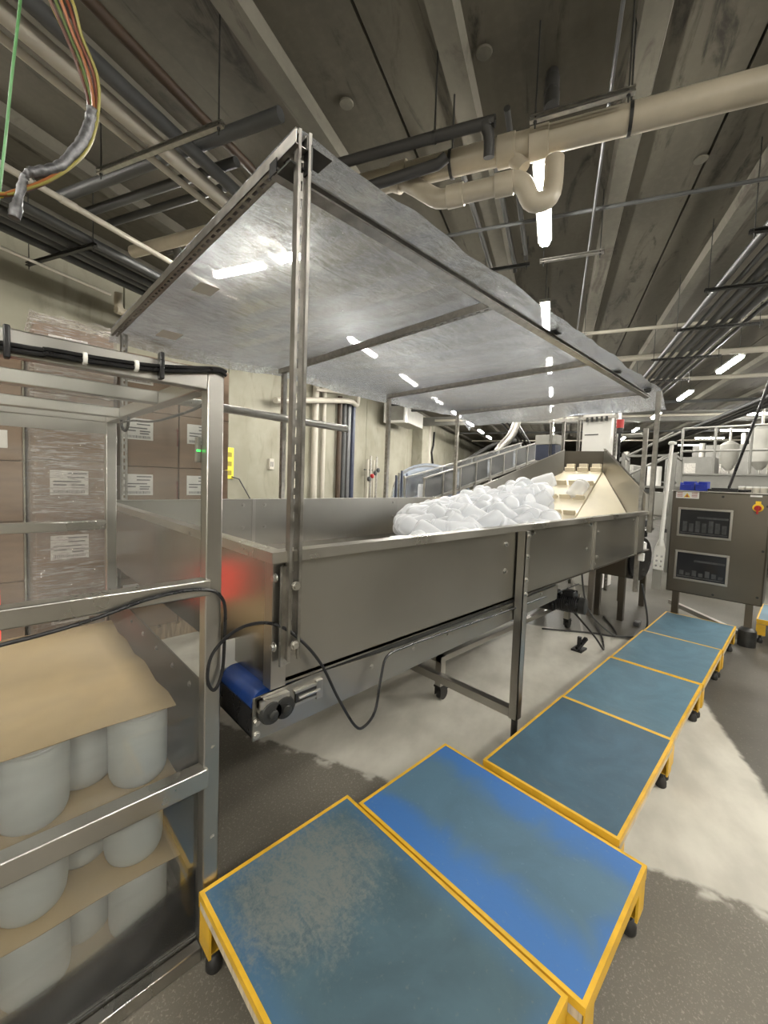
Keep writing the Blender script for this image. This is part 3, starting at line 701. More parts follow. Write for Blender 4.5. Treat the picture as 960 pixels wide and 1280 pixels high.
# under-conveyor frame on casters
cf = Thing('caster_frame', 'low steel frame on casters under the hopper', 'frame', (3.0,1.75,0))
for y in (1.74, 2.5):
    m = MB(); m.box(2.28,y-.02,.285,4.6,y+.02,.325); cf.part('rail', m, STEEL)
for x in (2.30, 4.56):
    m = MB(); m.box(x-.02,1.72,.285,x+.02,2.52,.325); cf.part('rail', m, STEEL)
for (x, y) in ((2.31,1.74),(4.55,1.74),(2.31,2.5),(4.55,2.5)):
    m = MB(); m.box(x-.025,y-.025,.11,x+.025,y+.025,.325); lg = cf.part('leg', m, STEEL)
    m = MB(); m.cyl((x+.03,y-.017,.045),(x+.03,y+.017,.045),.045,16); m.box(x-.02,y-.028,.04,x+.05,y-.022,.11); m.box(x-.02,y+.022,.04,x+.05,y+.028,.11); m.box(x-.03,y-.03,.10,x+.05,y+.03,.112); m.box(x+.05,y-.02,.07,x+.09,y+.02,.082)
    cf.part('caster', m, RUBBER, parent=lg)
# drive motor
_mo = lambda m: m.xf(lambda x,y,z: (x+.0,y-.10,z-.02))
mo = Thing('drive_motor', 'black gear motor hanging under the far part of the hopper', 'motor', (3.5,1.5,.55))
m = MB(); m.lathe([(.02,0),(.062,.005),(.066,.03),(.066,.15),(.075,.155),(.075,.17),(.03,.18)],20,(3.46,1.33,.615),(-.12,1,0)); mo.part('motor_body', _mo(m), BLACKP)
m = MB(); m.lathe([(.06,-.05),(.068,-.045),(.068,.0),(.05,.004)],20,(3.465,1.33,.615),(-.12,1,0)); mo.part('fan_cover', _mo(m), DARKM)
m = MB()
for k in range(9): m.lathe([(.066,0),(.074,.001),(.074,.005),(.066,.006)],18,(3.458-.0018*k,1.345+k*.015,.615),(-.12,1,0))
mo.part('cooling_fins', _mo(m), BLACKP)
m = MB(); m.box(3.36,1.50,.54,3.52,1.66,.70); m.cyl((3.44,1.58,.70),(3.44,1.58,.76),.04,14); mo.part('gearbox', _mo(m), BLACKP, bev=.012)
m = MB(); m.box(3.41,1.36,.675,3.50,1.46,.725); mo.part('terminal_box', _mo(m), BLACKP, bev=.008)
m = MB(); m.cyl((3.455,1.34,.70),(3.455,1.325,.70),.014,10); mo.part('cable_gland', _mo(m), ALU)
m = MB(); m.box(3.52,1.32,.59,3.533,1.37,.635); mo.part('rating_plate', _mo(m), PAPER)

# ------------------------------------------------------------------ canopy of strut channel and clear film
can = Thing('film_canopy', 'clear plastic film canopy on slotted strut frame over the hopper', 'canopy', K(3.2,2.6,1.3))
def cp(name, mb, m, label=None, parent=None, **k): return can.part(name, mb.xf(K), m, label, parent, **k)
ks = 1/.848; S_ = .041*ks
def cstrut(p0, p1, opn, slots=True):
    m = MB(); m.strut(p0, p1, opn, S_, S_, slots, .052*ks); return m
YP = YN-.045
near_posts = [(.815,.885,2.765),(5.82,1.03,2.735)]
for x, z0, z1 in near_posts:
    p = cp('post', cstrut((x,YP,z0),(x,YP,z1),(-.25,-1,0) if x < 1 else (0,-1,0)), GALV)
    for z in ((1.17,.95) if x < 1 else (1.2,1.08)):
        m = MB(); m.bolt((x-.012,YP-.035,z),(0,-1,0),.012,.016); cp('bolt', m, ALU, parent=p)
# doubled back-to-back channel at the near corner
p = cp('post', cstrut((.79,YN-.012,.86),(.79,YN-.012,1.235),(-1,-.2,0)), GALV)
for z in (1.19,.93):
    m = MB(); m.bolt((.762,YN-.012,z),(-1,0,0),.012,.016); cp('bolt', m, ALU, parent=p)
for i, x in enumerate((.865,2.43,4.10,5.74)):
    cp('post', cstrut((x,YF+.04,1.0),(x,YF+.04,2.735),(1,0,0) if i else (0,1,0)), GALV)
bars = (.80,2.39,4.09,5.77)
for i, x in enumerate(bars):
    z = 2.735
    cp('cross_bar', cstrut((x,YN-.06 if i == 0 else 1.46,z),(x,YF+.06,z),(0,0,1)), GALV)
YR = 1.445
cp('front_rail', cstrut((.775,YR,2.70),(5.86,YR,2.70),(0,-1,.25)), GALV, 'long slotted front rail')
m = MB(); m.box(.772,YR-.026,2.675,.778,YR+.026,2.726); cp('end_cap', m, BLACKP)
m = MB(); m.box(.83,YP-.03,2.72,.92,YP+.06,2.726); m.box(.83,YP-.03,2.64,.836,YP+.08,2.726); m.box(.77,YP+.01,2.66,.86,YP+.10,2.666); cp('corner_bracket', m, DARKM)
for x in (3.15,4.62,5.75):
    m = MB(); m.box(x-.05,YR-.05,2.735,x+.05,YR+.02,2.742); m.box(x-.04,YR-.07,2.742,x-.02,YR+.0,2.765); m.box(x+.02,YR-.06,2.742,x+.035,YR+.0,2.77); m.cyl((x,YR-.04,2.74),(x,YR-.04,2.79),.012,8); cp('beam_clamp', m, DARKM)
m = MB(); m.tube([(1.15,3.9,2.20),(1.7,3.9,2.185),(3.12,3.9,2.155)], .04, 14); cp('side_tube', m, ALU, 'round grey tube along the far side')
# the film itself
nu, nv = 110, 46
x0, x1, yf0, yf1 = .775, 6.16, 1.29, 4.27
vs = []
for i in range(nu+1):
    s = i/nu; x = x0 + (x1-x0)*s
    xs = [b for b in bars]
    sag = 0
    for a, b2 in zip(bars[:-1], bars[1:]):
        if a <= x <= b2: q = (x-a)/(b2-a); sag = math.sin(math.pi*q)
    over = max(0, x-bars[-1]); dn = max(0, bars[0]-x)
    for j in range(nv+1):
        t_ = j/nv; y = yf0 + (yf1-yf0)*t_
        z = 2.768 - .055*sag*(.35+.65*math.sin(math.pi*min(1,t_*1.02))) - .68*over**1.3 - .25*dn
        e = max(0, y-(YF+.04)); z -= 1.1*e
        e2 = max(0, (YN+.03)-y); z -= .05*e2 
        z += .006*math.sin(x*2.7+y*3.1)*min(1,(y-1.27)*4) + .006*math.sin(x*9.3-y*4.7) + .004*math.sin(x*23+y*6)*min(1,sag+.2)
        yy = y + (.008*math.sin(x*3.3)+.006*math.sin(x*7.1+1) if j == 0 else 0) + (.05*math.sin(x*1.9) if j == nv else 0)
        xx = x + (.10*math.sin(y*2.3)+.06*math.sin(y*5) if i == nu else 0)
        vs.append((xx, yy, z))
m = MB(); m.add(vs, [(i*(nv+1)+j, (i+1)*(nv+1)+j, (i+1)*(nv+1)+j+1, i*(nv+1)+j+1) for i in range(nu) for j in range(nv)])
film = cp('film_sheet', m, FILM, 'clear crinkled plastic film')
for (x, y, w_, h_) in ((1.05,3.75,.16,.22),(.95,2.65,.12,.16)):
    m = MB(); m.box(x,y,2.728,x+w_,y+h_,2.7295); cp('tape_patch', m, WHITEP, parent=film)

# ------------------------------------------------------------------ jars
def jar_prof():
    return [(.030,.002),(.048,.0),(.063,.005),(.074,.016),(.080,.031),(.0825,.05),(.0825,.12),(.083,.185),(.0815,.203),(.0785,.213),
            (.0765,.217),(.0765,.220),(.0785,.222),(.0785,.226),(.0765,.228),(.0765,.231),(.078,.233),(.078,.238),(.0765,.240),(.075,.2455),(.064,.2458)]
def jar_obj(name, m, label, cat, group):
    b = MB(); b.lathe(jar_prof(), 28); return tag(link(name, b, m), label, cat, group)
pos = {'front': 1.445, 'second': 1.548, 'third': 1.651}
SH = .245; PZ = .077
jar0 = None
xn = ['right','middle','left']
for L, ln in enumerate(('bottom','middle','top')):
    for row, y in pos.items():
        for c in range(3):
            x = (.335 if row != 'second' else .207) - .257*c + (.0 if L != 1 else -.008)
            lab = 'frosted plastic jar, %s layer, %s row behind the guard, %s one' % (ln, row, xn[c])
            if jar0 is None: o = jar0 = jar_obj('plastic_jar', JAR, lab, 'jar', 'jars on the pallet')
            else: o = jar0.copy(); COL.objects.link(o); o['label'] = lab
            o.location = (x + R.uniform(-.004,.004), y + R.uniform(-.003,.003), PZ + .006 + L*(SH+.006)); o.rotation_euler = (0,0,R.uniform(0,6))
for k, ln in enumerate(('under the bottom jars','between the bottom and middle jars','between the middle and top jars','covering the top layer of jars')):
    z = PZ + k*(SH+.006); m = MB()
    xr = .422 + (.0,.012,.012,.0)[k]; yn = 1.352 - (.0,.01,.012,.0)[k]
    nx_, ny_ = 12, 10; g = []
    for j in range(ny_+1):
        for i in range(nx_+1):
            x = -.62 + (xr+.62)*i/nx_; y = yn + (2.32-yn)*j/ny_
            z_ = z + .004 + (.0025*math.sin(i*1.7+j+k) if k == 3 else 0)
            g.append((x + (.006*math.sin(j*2.1) if i == nx_ and k == 3 else 0), y + (.005*math.sin(i*1.3+k) if j == 0 else 0), z_))
    q = [(j*(nx_+1)+i, j*(nx_+1)+i+1, (j+1)*(nx_+1)+i+1, (j+1)*(nx_+1)+i) for j in range(ny_) for i in range(nx_)]
    m.add(g, q)
    o = single('layer_sheet', m, CARDSHEET, 'brown cardboard layer sheet %s' % ln, 'cardboard sheet', 'cardboard layer sheets', loc=(0,1.8,z))
    sd = o.modifiers.new('thick', 'SOLIDIFY'); sd.thickness = .0035; sd.offset = -1
t = Thing('pallet', 'dark plastic pallet under the frosted jars', 'pallet', (0,1.8,0))
m = MB(); m.box(-.62,1.36,.045,.415,2.32,.076); t.part('deck', m, PALLETB, bev=.006)
for i in range(3):
    for j in range(3):
        m = MB(); m.box(-.6+i*.42,1.375+j*.40,0,-.6+i*.42+.17,1.375+j*.40+.13,.045); t.part('block', m, PALLETB, bev=.006)
m = MB(); m.box(-.30,1.358,.05,.30,1.362,.072); t.part('side_logo_strip', m, DARKBLUE, 'blue strip on the pallet edge')

# jumble of clear jars in the hopper
b = MB(); b.lathe([(r, z-.122) for r, z in jar_prof()], 22)
bot0 = tag(link('loose_jar', b, BOT), 'clear white plastic jar tumbled in the heap inside the hopper', 'jar', 'jars heaped in the hopper')
def heap(x, y):                 # survey units; crest rises towards the elevator
    q = [(2.4,.98),(2.65,1.06),(3.2,1.15),(3.9,1.26),(4.6,1.37),(5.0,1.43),(5.75,1.54),(6.2,1.60)]
    for (a, za), (b_, zb) in zip(q[:-1], q[1:]):
        if a <= x <= b_: return za + (zb-za)*(x-a)/(b_-a) - .12*abs(y-2.35)
    return 1.0
first = True; cnt = 0
x = 2.35
while x < 5.95:
    y = 1.47
    while y < 3.75:
        hx, hy = x + R.uniform(-.06,.06), y + R.uniform(-.05,.05)
        if hy > .435*hx + .10 - (.12 if hx < 4.4 else 0) and hy < hx*.96 - .12 and hy > 1.57 and hy < 4.0-.75*max(0, hx-5.0):
            for layer in range(2):
                zz = heap(hx, hy) - layer*.17 + R.uniform(-.04,.04)
                if zz < .88 or (layer and R.random() < .4): continue
                if first: o = bot0; first = False
                else: o = bot0.copy(); COL.objects.link(o)
                o.location = K(hx, hy, zz); o.rotation_euler = (R.uniform(.9,2.2), R.uniform(-.5,.5), R.uniform(0,6.28)); cnt += 1
        y += .2
    x += .2
for (x, y, z, e, lab) in ((6.42,2.42,1.50,(.75,-.15,1.3),'clear jar riding up the cream elevator belt'),(5.9,2.72,1.60,(1.2,.3,.5),'large clear jar leaning against the belt at the top of the heap'),(5.75,2.95,1.56,(1.5,-.2,2.2),'clear jar lying at the very top of the heap beside the belt')):
    o = bot0.copy(); COL.objects.link(o); o.location = K(x,y,z); o.rotation_euler = e; o.scale = (1.12,)*3; o['label'] = lab; o['group'] = 'jars at the elevator belt'

# ------------------------------------------------------------------ guard enclosure around the jar pallet
en = Thing('guard_enclosure', 'stainless tube guard enclosure with clear panels around the jar pallet', 'enclosure', (0,2,0))
YE, XR, XL, YB = 1.258, .525, -.78, 2.76; W = .05; ZT = 1.878
def tubebox(x0,y0,z0,x1,y1,z1,name,m=ALU,**k):
    b = MB(); b.box(x0,y0,z0,x1,y1,z1); return en.part(name, b, m, bev=.004, **k)
for (x, y) in ((XR-W,YE),(XR-W,YB-W),(XL,YE),(XL,YB-W)): tubebox(x,y,.0,x+W,y+W,ZT,'post',STEEL)
xa, xb = XL+W, XR-W
fr = {}
for n_, z0, z1 in (('top',ZT-.062,ZT-.001),('mid',1.196,1.245),('low',.583,.645),('bottom',.0,.046)):
    fr[n_] = tubebox(xa, YE-(.012 if n_ in ('mid','low') else 0), z0, xb+(.012 if n_ in ('mid','low') else 0), YE+.038, z1, 'rail')
for n_, z0, z1 in (('top',ZT-.05,ZT),('mid',1.235,1.285),('bottom',.0,.05)):
    tubebox(xa, YB-W, z0, xb, YB, z1, 'rail')
tubebox(XR-W, YE+W, ZT-.052, XR, YB-W, ZT-.002, 'rail', STEEL); tubebox(XL, YE+W, ZT-.052, XL+W, YB-W, ZT-.002, 'rail', STEEL)
tubebox(XR-W, YE+W, 0, XR, YB-W, .05, 'rail', STEEL); tubebox(XL, YE+W, 0, XL+W, YB-W, .05, 'rail', STEEL)
tubebox(xa, 1.75, ZT-.05, xb, 1.80, ZT-.003, 'rail'); tubebox(xa, 2.39, ZT-.05, xb, 2.44, ZT-.003, 'rail')
m = MB(); m.box(xa,YB-W-.006,ZT-.115,xb,YB-W,ZT-.052); en.part('flat_strip', m, STEEL)
m = MB(); m.box(xa,YE+.039,1.2,xb,YE+.043,ZT-.063); en.part('clear_panel', m, PLEXI, 'clear upper front panel')
m = MB(); m.box(xa,YE+.039,.05,xb,YE+.043,1.195); en.part('clear_panel', m, PLEXI, 'clear lower front panel')
m = MB(); m.box(XR-W+.012,YE+W,.05,XR-W+.018,YB-W,.895); sp_ = en.part('metal_side_panel', m, STEELD, 'dull metal lower side panel')
for y in (1.42,1.6,1.8,2.0,2.2,2.4,2.6):
    m = MB(); m.bolt((XR-W+.012,y,.85),(-1,0,0),.007,.006); en.part('bolt', m, STEEL, parent=sp_)
for z in (.15,.4,.7):
    m = MB(); m.bolt((XR-.02,YE,z),(0,-1,0),.006,.004); en.part('bolt', m, STEEL, parent=en.o)
# sensor with a green light
sn = Thing('light_sensor', 'small sensor with a glowing green indicator inside the guard', 'sensor', (.455,1.33,1.62))
m = MB(); m.box(.462,1.305,1.60,.475,1.325,1.68); sn.part('sensor_body', m, GALV, bev=.003)
m = MB(); m.box(.461,1.303,1.634,.472,1.3045,1.640); sn.part('indicator', m, GREENL, 'green light')
# red lamp at the back of the enclosure
rl = Thing('red_lamp', 'red warning lamp column glowing behind the guard at the left edge', 'lamp', (.02,2.95,0))
m = MB(); m.cyl((.02,2.95,0),(.02,2.95,.55),.018,14); rl.part('stem', m, ALU)
m = MB(); m.lathe([(.016,0),(.02,.01),(.02,.36),(.012,.375)],18,(.02,2.95,.55)); rl.part('red_lens', m, REDL, 'glowing red lens')
m = MB(); m.lathe([(.12,0),(.12,.012),(.03,.02)],18,(.02,2.95,0)); rl.part('base_plate', m, DARKM)

# ------------------------------------------------------------------ cables
def cable(name, pts, r, m, label, n=8, sm=6):
    b = MB(); b.tube(smooth_path(pts, sm), r, n); return single(name, b, m, label, 'cable', loc=tuple(pts[0]))
c = Thing('cable_run', 'black cables clipped along the top rail of the guard', 'cable', (.0,1.24,1.84))
for k, (dy, dz) in enumerate(((0,0),(.0,-.011))):
    b = MB(); b.tube(smooth_path([(-.6,1.247+dy,1.835+dz),(.024,1.247+dy,1.838+dz),(.106,1.246+dy,1.843+dz),(.198,1.246+dy,1.845+dz),(.322,1.246+dy,1.853+dz),(.425,1.247+dy,1.869+dz*.9),(.50,1.248+dy,1.882+dz*.6),(.527,1.252,1.878+dz)],5), .0055, 8); c.part('cable_strand', b, BLACKP)
for x, z in ((.035,1.842),(.345,1.856)):
    b = MB(); b.box(x-.006,1.232,z-.036,x+.006,1.2575,z+.036); c.part('black_clip', b, BLACKP, bev=.003)
for x, z in ((.175,1.842),(.285,1.848)):
    b = MB(); b.lathe([(.008,-.004),(.015,-.004),(.015,.004),(.008,.004)],12,(x,1.243,z-.005),(1,0,0)); c.part('white_cable_tie', b, WHITEP)
cable('power_cable', [(-.5,1.236,1.10),(-.2,1.236,1.15),(.016,1.235,1.168),(.1,1.235,1.176),(.195,1.235,1.191),(.303,1.235,1.217),(.407,1.235,1.226),(.48,1.233,1.216),(.512,1.233,1.191),(.529,1.24,1.145),(.528,1.24,1.049),(.522,1.24,.948),(.498,1.238,.898),(.476,1.236,.936),(.483,1.23,1.01),(.518,1.2,1.072),(.565,1.16,1.11),(.635,1.135,1.106),(.70,1.095,1.06),(.79,1.09,.95),(.87,1.09,.80),(.94,1.08,.68),(.985,1.08,.655),(1.045,1.085,.69),(1.085,1.10,.80),(1.13,1.115,.868),(1.25,1.125,.873),(1.45,1.13,.868),(2.2,1.132,.85),(3.3,1.2,.80),(3.46,1.33,.72)], .0052, BLACKP, 'long black cable looping from the guard post to the hopper')
cable('drooping_cable', [(.505,1.30,1.80),(.505,1.5,1.78),(.50,1.9,1.775),(.49,2.2,1.80),(.475,2.37,1.80)], .005, BLACKP, 'thin dark cable sagging under the roof beam of the guard')
cable('cable_loop', [(.497,2.30,1.83),(.497,2.33,1.78),(.497,2.38,1.765),(.497,2.44,1.785),(.497,2.47,1.83)], .007, RUBBER, 'small dark loop of cable under the guard roof corner')
for i, (pts, m_, lab) in enumerate((
    ([(3.35,1.3,.62),(3.6,1.28,.45),(3.95,1.25,.2),(4.2,1.25,.02),(4.6,1.4,.012),(5.0,1.6,.012)], BLACKP, 'black cable trailing to the floor behind the drive motor'),
    ([(4.2,1.5,.78),(4.3,1.45,.35),(4.55,1.3,.08),(4.8,1.2,.012),(4.92,1.12,.02),(4.85,1.05,.2),(4.75,1.1,.6)], PIPEG, 'grey cable loop on the floor beside the raised walkway'),
    ([(4.3,1.9,.012),(4.6,1.5,.012),(4.75,1.3,.012),(5.3,1.6,.012)], RUBBER, 'black cable lying on the floor under the chute'))):
    cable('floor_cable', pts, .009, m_, lab)
pg = Thing('cable_plug', 'grey plug lying on the floor near the cabinet', 'plug', (5.3,1.25,0))
b = MB(); b.box(5.26,1.22,.0,5.36,1.28,.05); pg.part('plug_body', b, COND, bev=.01)
b = MB(); b.cyl((5.36,1.25,.025),(5.43,1.25,.022),.014,10); pg.part('cord_grip', b, BLACKP)
for (x, y, s, lab) in ((4.05,1.42,.05,'black footed clamp on the floor below the motor'),):
    t = Thing('foot_clamp', lab, 'clamp', (x,y,0))
    b = MB(); b.box(x-.07,y-.05,0,x+.07,y+.05,.02); t.part('base', b, BLACKP, bev=.004)
    b = MB(); b.bar((x-.05,y,.02),(x+.09,y-.03,.10),.03,.03); b.bar((x,y,.01),(x,y,.13),.03,.03); t.part('arm', b, BLACKP)
# hanging coloured wires, upper left
wb_ = Thing('wire_bundle', 'bundle of coloured wires hanging in a loop wrapped with silver tape', 'wires', (.17,1.6,2.9))
base = [(.10,1.62,3.3),(.145,1.61,3.0),(.172,1.6,2.92),(.199,1.6,2.852),(.236,1.6,2.766),(.25,1.6,2.663),(.222,1.6,2.54),(.15,1.6,2.42),(.075,1.6,2.345),(.03,1.6,2.312),(-.08,1.6,2.28)]
cols = [('brown',(.09,.03,.018)),('yellow',(.62,.46,.02)),('green',(.10,.15,.03)),('orange',(.26,.085,.02)),('tan',(.34,.19,.08)),('purple',(.12,.07,.10)),('red brown',(.20,.05,.02)),('olive',(.24,.21,.05))]
for i, (nm, cc) in enumerate(cols):
    a = i*.8; pts = []
    for j, p in enumerate(base):
        spread = .030 if j < 3 else (.022 if j < 5 else .011); off = (i-3.5)/3.5*spread
        pts.append((p[0]+off, p[1]+spread*.6*math.sin(a*2), p[2]+(off*.55 if j > 6 else 0)))
    b = MB(); b.tube(smooth_path(pts,6), .0045, 8); wb_.part('wire', b, wire(nm.replace(' ','_'), cc), nm+' wire')
tp = [(.247,1.6,2.67),(.24,1.6,2.62),(.222,1.598,2.56),(.195,1.598,2.505),(.165,1.598,2.455),(.125,1.598,2.422),(.10,1.598,2.405)]
P = smooth_path(tp,6); b = MB(); b.tube(P, [.0135+.0035*R.random() for _ in P], 12); wb_.part('silver_tape', b, FOIL)
tp = [(.104,1.592,2.41),(.088,1.59,2.385),(.080,1.59,2.35),(.072,1.59,2.31),(.064,1.59,2.262)]
P = smooth_path(tp,6); b = MB(); b.tube(P, [.009+.0035*R.random()+(.004 if k > len(P)-6 else 0) for k in range(len(P))], 10); wb_.part('tape_tail', b, FOIL, 'twisted silver tape tail')
b = MB(); b.tube(smooth_path([(.10,1.7,3.15),(.089,1.7,2.937),(.069,1.7,2.723),(.055,1.7,2.558),(.039,1.7,2.388),(.02,1.7,2.2)],5), .0038, 8)
single('green_wire', b, wire('bright_green',(.10,.28,.10)), 'single green wire hanging at the upper left edge', 'wire', loc=(.09,1.7,2.9))

# ------------------------------------------------------------------ blue topped work platforms
def platform(x0, x1, y0, y1, zt, label, mat, legs=((0,0),(1,0),(0,1),(1,1))):
    cx, cy = (x0+x1)/2, (y0+y1)/2
    t = Thing('work_platform', label, 'platform', (cx, cy, 0), 'yellow framed work platforms')
    e = .013; hgt = .045
    m = MB()
    lx = (x1-x0) > (y1-y0); hx_, hy_ = (.048, .024) if lx else (.024, .048); q = e*.35
    if lx: hx_, hy_ = .048, .024
    for (a0, b0, a1, b1, hh) in ((x0,y0,x1,y0+q,hy_),(x0,y1-q,x1,y1,hy_),(x0,y0+q,x0+q,y1-q,hx_),(x1-q,y0+q,x1,y1-q,hx_)): m.box(a0,b0,zt-hh,a1,b1,zt-.0045)
    for (a0, b0, a1, b1) in ((x0,y0,x1,y0+e),(x0,y1-e,x1,y1),(x0,y0+e,x0+e,y1-e),(x1-e,y0+e,x1,y1-e)): m.box(a0,b0,zt-.0044,a1,b1,zt)
    t.part('rim_frame', m, YELLOW, 'yellow angle rim')
    m = MB(); m.box(x0+e,y0+e,zt-.022,x1-e,y1-e,zt-.0006); t.part('mat', m, mat, 'blue rubber mat')
    dx_, dy_ = (.008, .001) if lx else (.001, .008)
    m = MB(); m.box(x0+dx_,y0+dy_,zt-.052,x1-dx_,y1-dy_,zt-.0242); t.part('deck_board', m, PLY)
    lw, lt = .075, .02
    for (a, b) in legs:
        xa_, ya_ = (x0+.002 if a == 0 else x1-.002), (y0+.002 if b == 0 else y1-.002); sx, sy = (1 if a == 0 else -1), (1 if b == 0 else -1)
        m = MB(); m.box(xa_,ya_,.085,xa_+sx*lw,ya_+sy*.008,zt-.053); m.box(xa_,ya_+sy*.008,.085,xa_+sx*.008,ya_+sy*lw,zt-.053)
        m.box(xa_+sx*.008,ya_+sy*.008,.085,xa_+sx*lw*.85,ya_+sy*lw*.85,.09)
        lg = t.part('leg', m, YELLOW)
        fx, fy = xa_+sx*.034, ya_+sy*.034
        m = MB(); m.cyl((fx,fy,.032),(fx,fy,.087),.012,10); m.lathe([(.022,0),(.026,.006),(.026,.03),(.016,.05),(.012,.052)],14,(fx,fy,0)); t.part('rubber_foot', m, RUBBER, parent=lg)
platform(.462,1.062,.345,1.250,.25,'nearest blue topped platform with a large scuffed worn patch', MATW)
platform(1.072,1.648,.305,1.190,.246,'bright blue topped platform second from the camera', MATB)
platform(1.680,2.575,.402,.990,.252,'slate blue platform third along the walkway beside the hopper leg', MATD)
platform(2.580,3.470,.408,.988,.249,'faded blue platform fourth along the walkway', MATL)
platform(3.475,4.365,.402,.982,.252,'faded blue platform fifth along the walkway', MATL)
platform(4.370,5.255,.395,.975,.249,'faded blue platform farthest along the walkway before the cabinet', MATL)
platform(5.75,6.6,-.35,.28,.25,'blue topped platform beyond the cabinet at the right edge', MATL)

# ------------------------------------------------------------------ control cabinet and what leans on it
cb = Thing('control_cabinet', 'stainless control cabinet with two windows and a rotary switch', 'cabinet', (5.75,.64,0))
X0, CY0, CY1, CZ0, CZ1 = 5.5, .235, 1.04, .43, 1.555
m = MB(); m.box(X0,CY0,CZ0,X0+.36,CY1,CZ1)
body = cb.part('cabinet_body', m, STEELD, bev=.012)
m = MB(); m.box(X0-.008,CY0+.01,CZ0+.01,X0-.001,CY1-.01,CZ1-.012); door = cb.part('door', m, STEELD, bev=.003)
m = MB(); m.box(X0-.02,CY0-.005,CZ1-.006,X0+.37,CY1+.005,CZ1+.004); cb.part('top_lip', m, ALU)
for (z0, z1, nm) in ((1.08,1.352,'upper'),(.60,.880,'lower')):
    y0, y1 = .53, .952
    m = MB(); f = .022
    m.box(X0-.02,y0-f,z1,X0-.008,y1+f,z1+f); m.box(X0-.02,y0-f,z0-f,X0-.008,y1+f,z0); m.box(X0-.02,y0-f,z0,X0-.008,y0,z1); m.box(X0-.02,y1,z0,X0-.008,y1+f,z1)
    wn = cb.part('window_frame', m, STEEL, parent=door, bev=.003)
    m = MB(); m.box(X0-.012,y0,z0,X0-.0085,y1,z1); m2 = MB()
    pn = cb.part('window_pane', m, pm('window_glass_'+nm,(.022,.023,.026),.07,0,.1,4), parent=door, smooth=False)
    # reflected-looking hardware: rows of modules behind the pane
    m = MB()
    for k in range(7):
        h = .03+.05*((k*37) % 5)/5; m.box(X0-.0135,y0+.02+k*.056,z0+.035,X0-.0125,y0+.02+k*.056+.038,z0+.035+h+(.06 if nm == 'upper' else 0))
    m.box(X0-.0135,y0+.01,z0+.015,X0-.0125,y1-.01,z0+.025)
    m.box(X0-.0135,y0+.01,z1-.09,X0-.0125,y1-.15,z1-.07)
    cb.part('terminal_modules', m, pm('modules_'+nm,(.05,.052,.055),.4,0,.4,18), parent=door)
sw = MB(); sw.cyl((X0-.03,.325,1.415),(X0-.008,.325,1.415),.042,20); sw.box(X0-.022,.305,1.415,X0-.008,.345,1.478)
k_ = cb.part('switch_plate', sw, YELP, 'yellow switch plate', parent=door)
sw = MB(); sw.cyl((X0-.055,.325,1.41),(X0-.03,.325,1.41),.028,18); sw.box(X0-.066,.317,1.352,X0-.05,.333,1.43); cb.part('switch_knob', sw, REDP, 'red knob', parent=door)
lb = MB(); lb.mi = 0; lb.box(X0-.011,.80,1.475,X0-.0085,1.005,1.545); lb.mi = 1
for k in range(3):
    lb.box(X0-.012,.815,1.492+k*.012,X0-.011,.865,1.497+k*.012); lb.box(X0-.012,.945,1.492+k*.012,X0-.011,.995,1.497+k*.012)
lb.box(X0-.012,.815,1.532,X0-.011,.865,1.538); lb.box(X0-.012,.945,1.532,X0-.011,.995,1.538)
lb.mi = 2; lb.prism([(X0-.012,.935,1.485),(X0-.012,.875,1.485),(X0-.012,.905,1.535)],(.001,0,0))
lb.mi = 1; lb.prism([(X0-.0128,.920,1.490),(X0-.0128,.890,1.490),(X0-.0128,.905,1.518)],(.001,0,0))
cb.part('warning_label', lb, [PAPER, pm('label_red',(.35,.06,.05),.6), YELP], 'white warning label with a yellow triangle', parent=door)
m = MB(); m.box(X0-.011,.30,1.520,X0-.0085,.39,1.538); cb.part('name_plate', m, PAPER, parent=door)
for (y, z) in ((.60,1.508),(.262,.985),(.62,.47),(.275,.52),(.255,1.43)):
    m = MB(); m.cyl((X0-.014,y,z),(X0-.008,y,z),.012,12); cb.part('latch', m, DARKM, parent=door)
for y in (.33,.95):
    m = MB(); m.box(X0+.02,y-.03,.02,X0+.08,y+.03,CZ0); lg = cb.part('leg', m, STEELD)
    m = MB(); m.lathe([(.075,0),(.075,.16),(.05,.19),(.02,.2)] if y < .5 else [(.05,0),(.05,.02),(.02,.03)],18,(X0+.05,y,0)); cb.part('foot', m, DARKM, parent=lg)
m = MB(); m.bar((X0+.05,.35,.10),(X0+.9,1.15,.10),.05,.05); m.bar((X0+.05,.95,.07),(X0+.05,.35,.07),.04,.04); cb.part('base_rail', m, STEEL)
# scraper paddle
pd = Thing('scraper_paddle', 'long white plastic paddle with a perforated blade standing against the cabinet', 'paddle', (5.42,1.13,.45))
pb, ptp = Vector((5.40,1.115,.45)), Vector((5.46,1.07,2.10))
def along(z, dx=0): 
    q = (z-pb.z)/(ptp.z-pb.z); return pb.lerp(ptp, q) + Vector((dx,0,0))
m = MB(); P = [along(z) for z in (.93,1.0,1.2,1.6,2.0,2.07)]; m.tube(P, [.026,.021,.02,.019,.018,.018], 14); pd.part('handle', m, WHITEP)
m = MB(); a = along(2.075); m.lathe([(.018,-.02),(.034,-.012),(.038,.0),(.034,.018),(.01,.024)],14,a,(ptp-pb)); m.bar(a+Vector((0,.03,.0)),a+Vector((0,-.04,.0)),.035,.03); pd.part('grip', m, WHITEP)
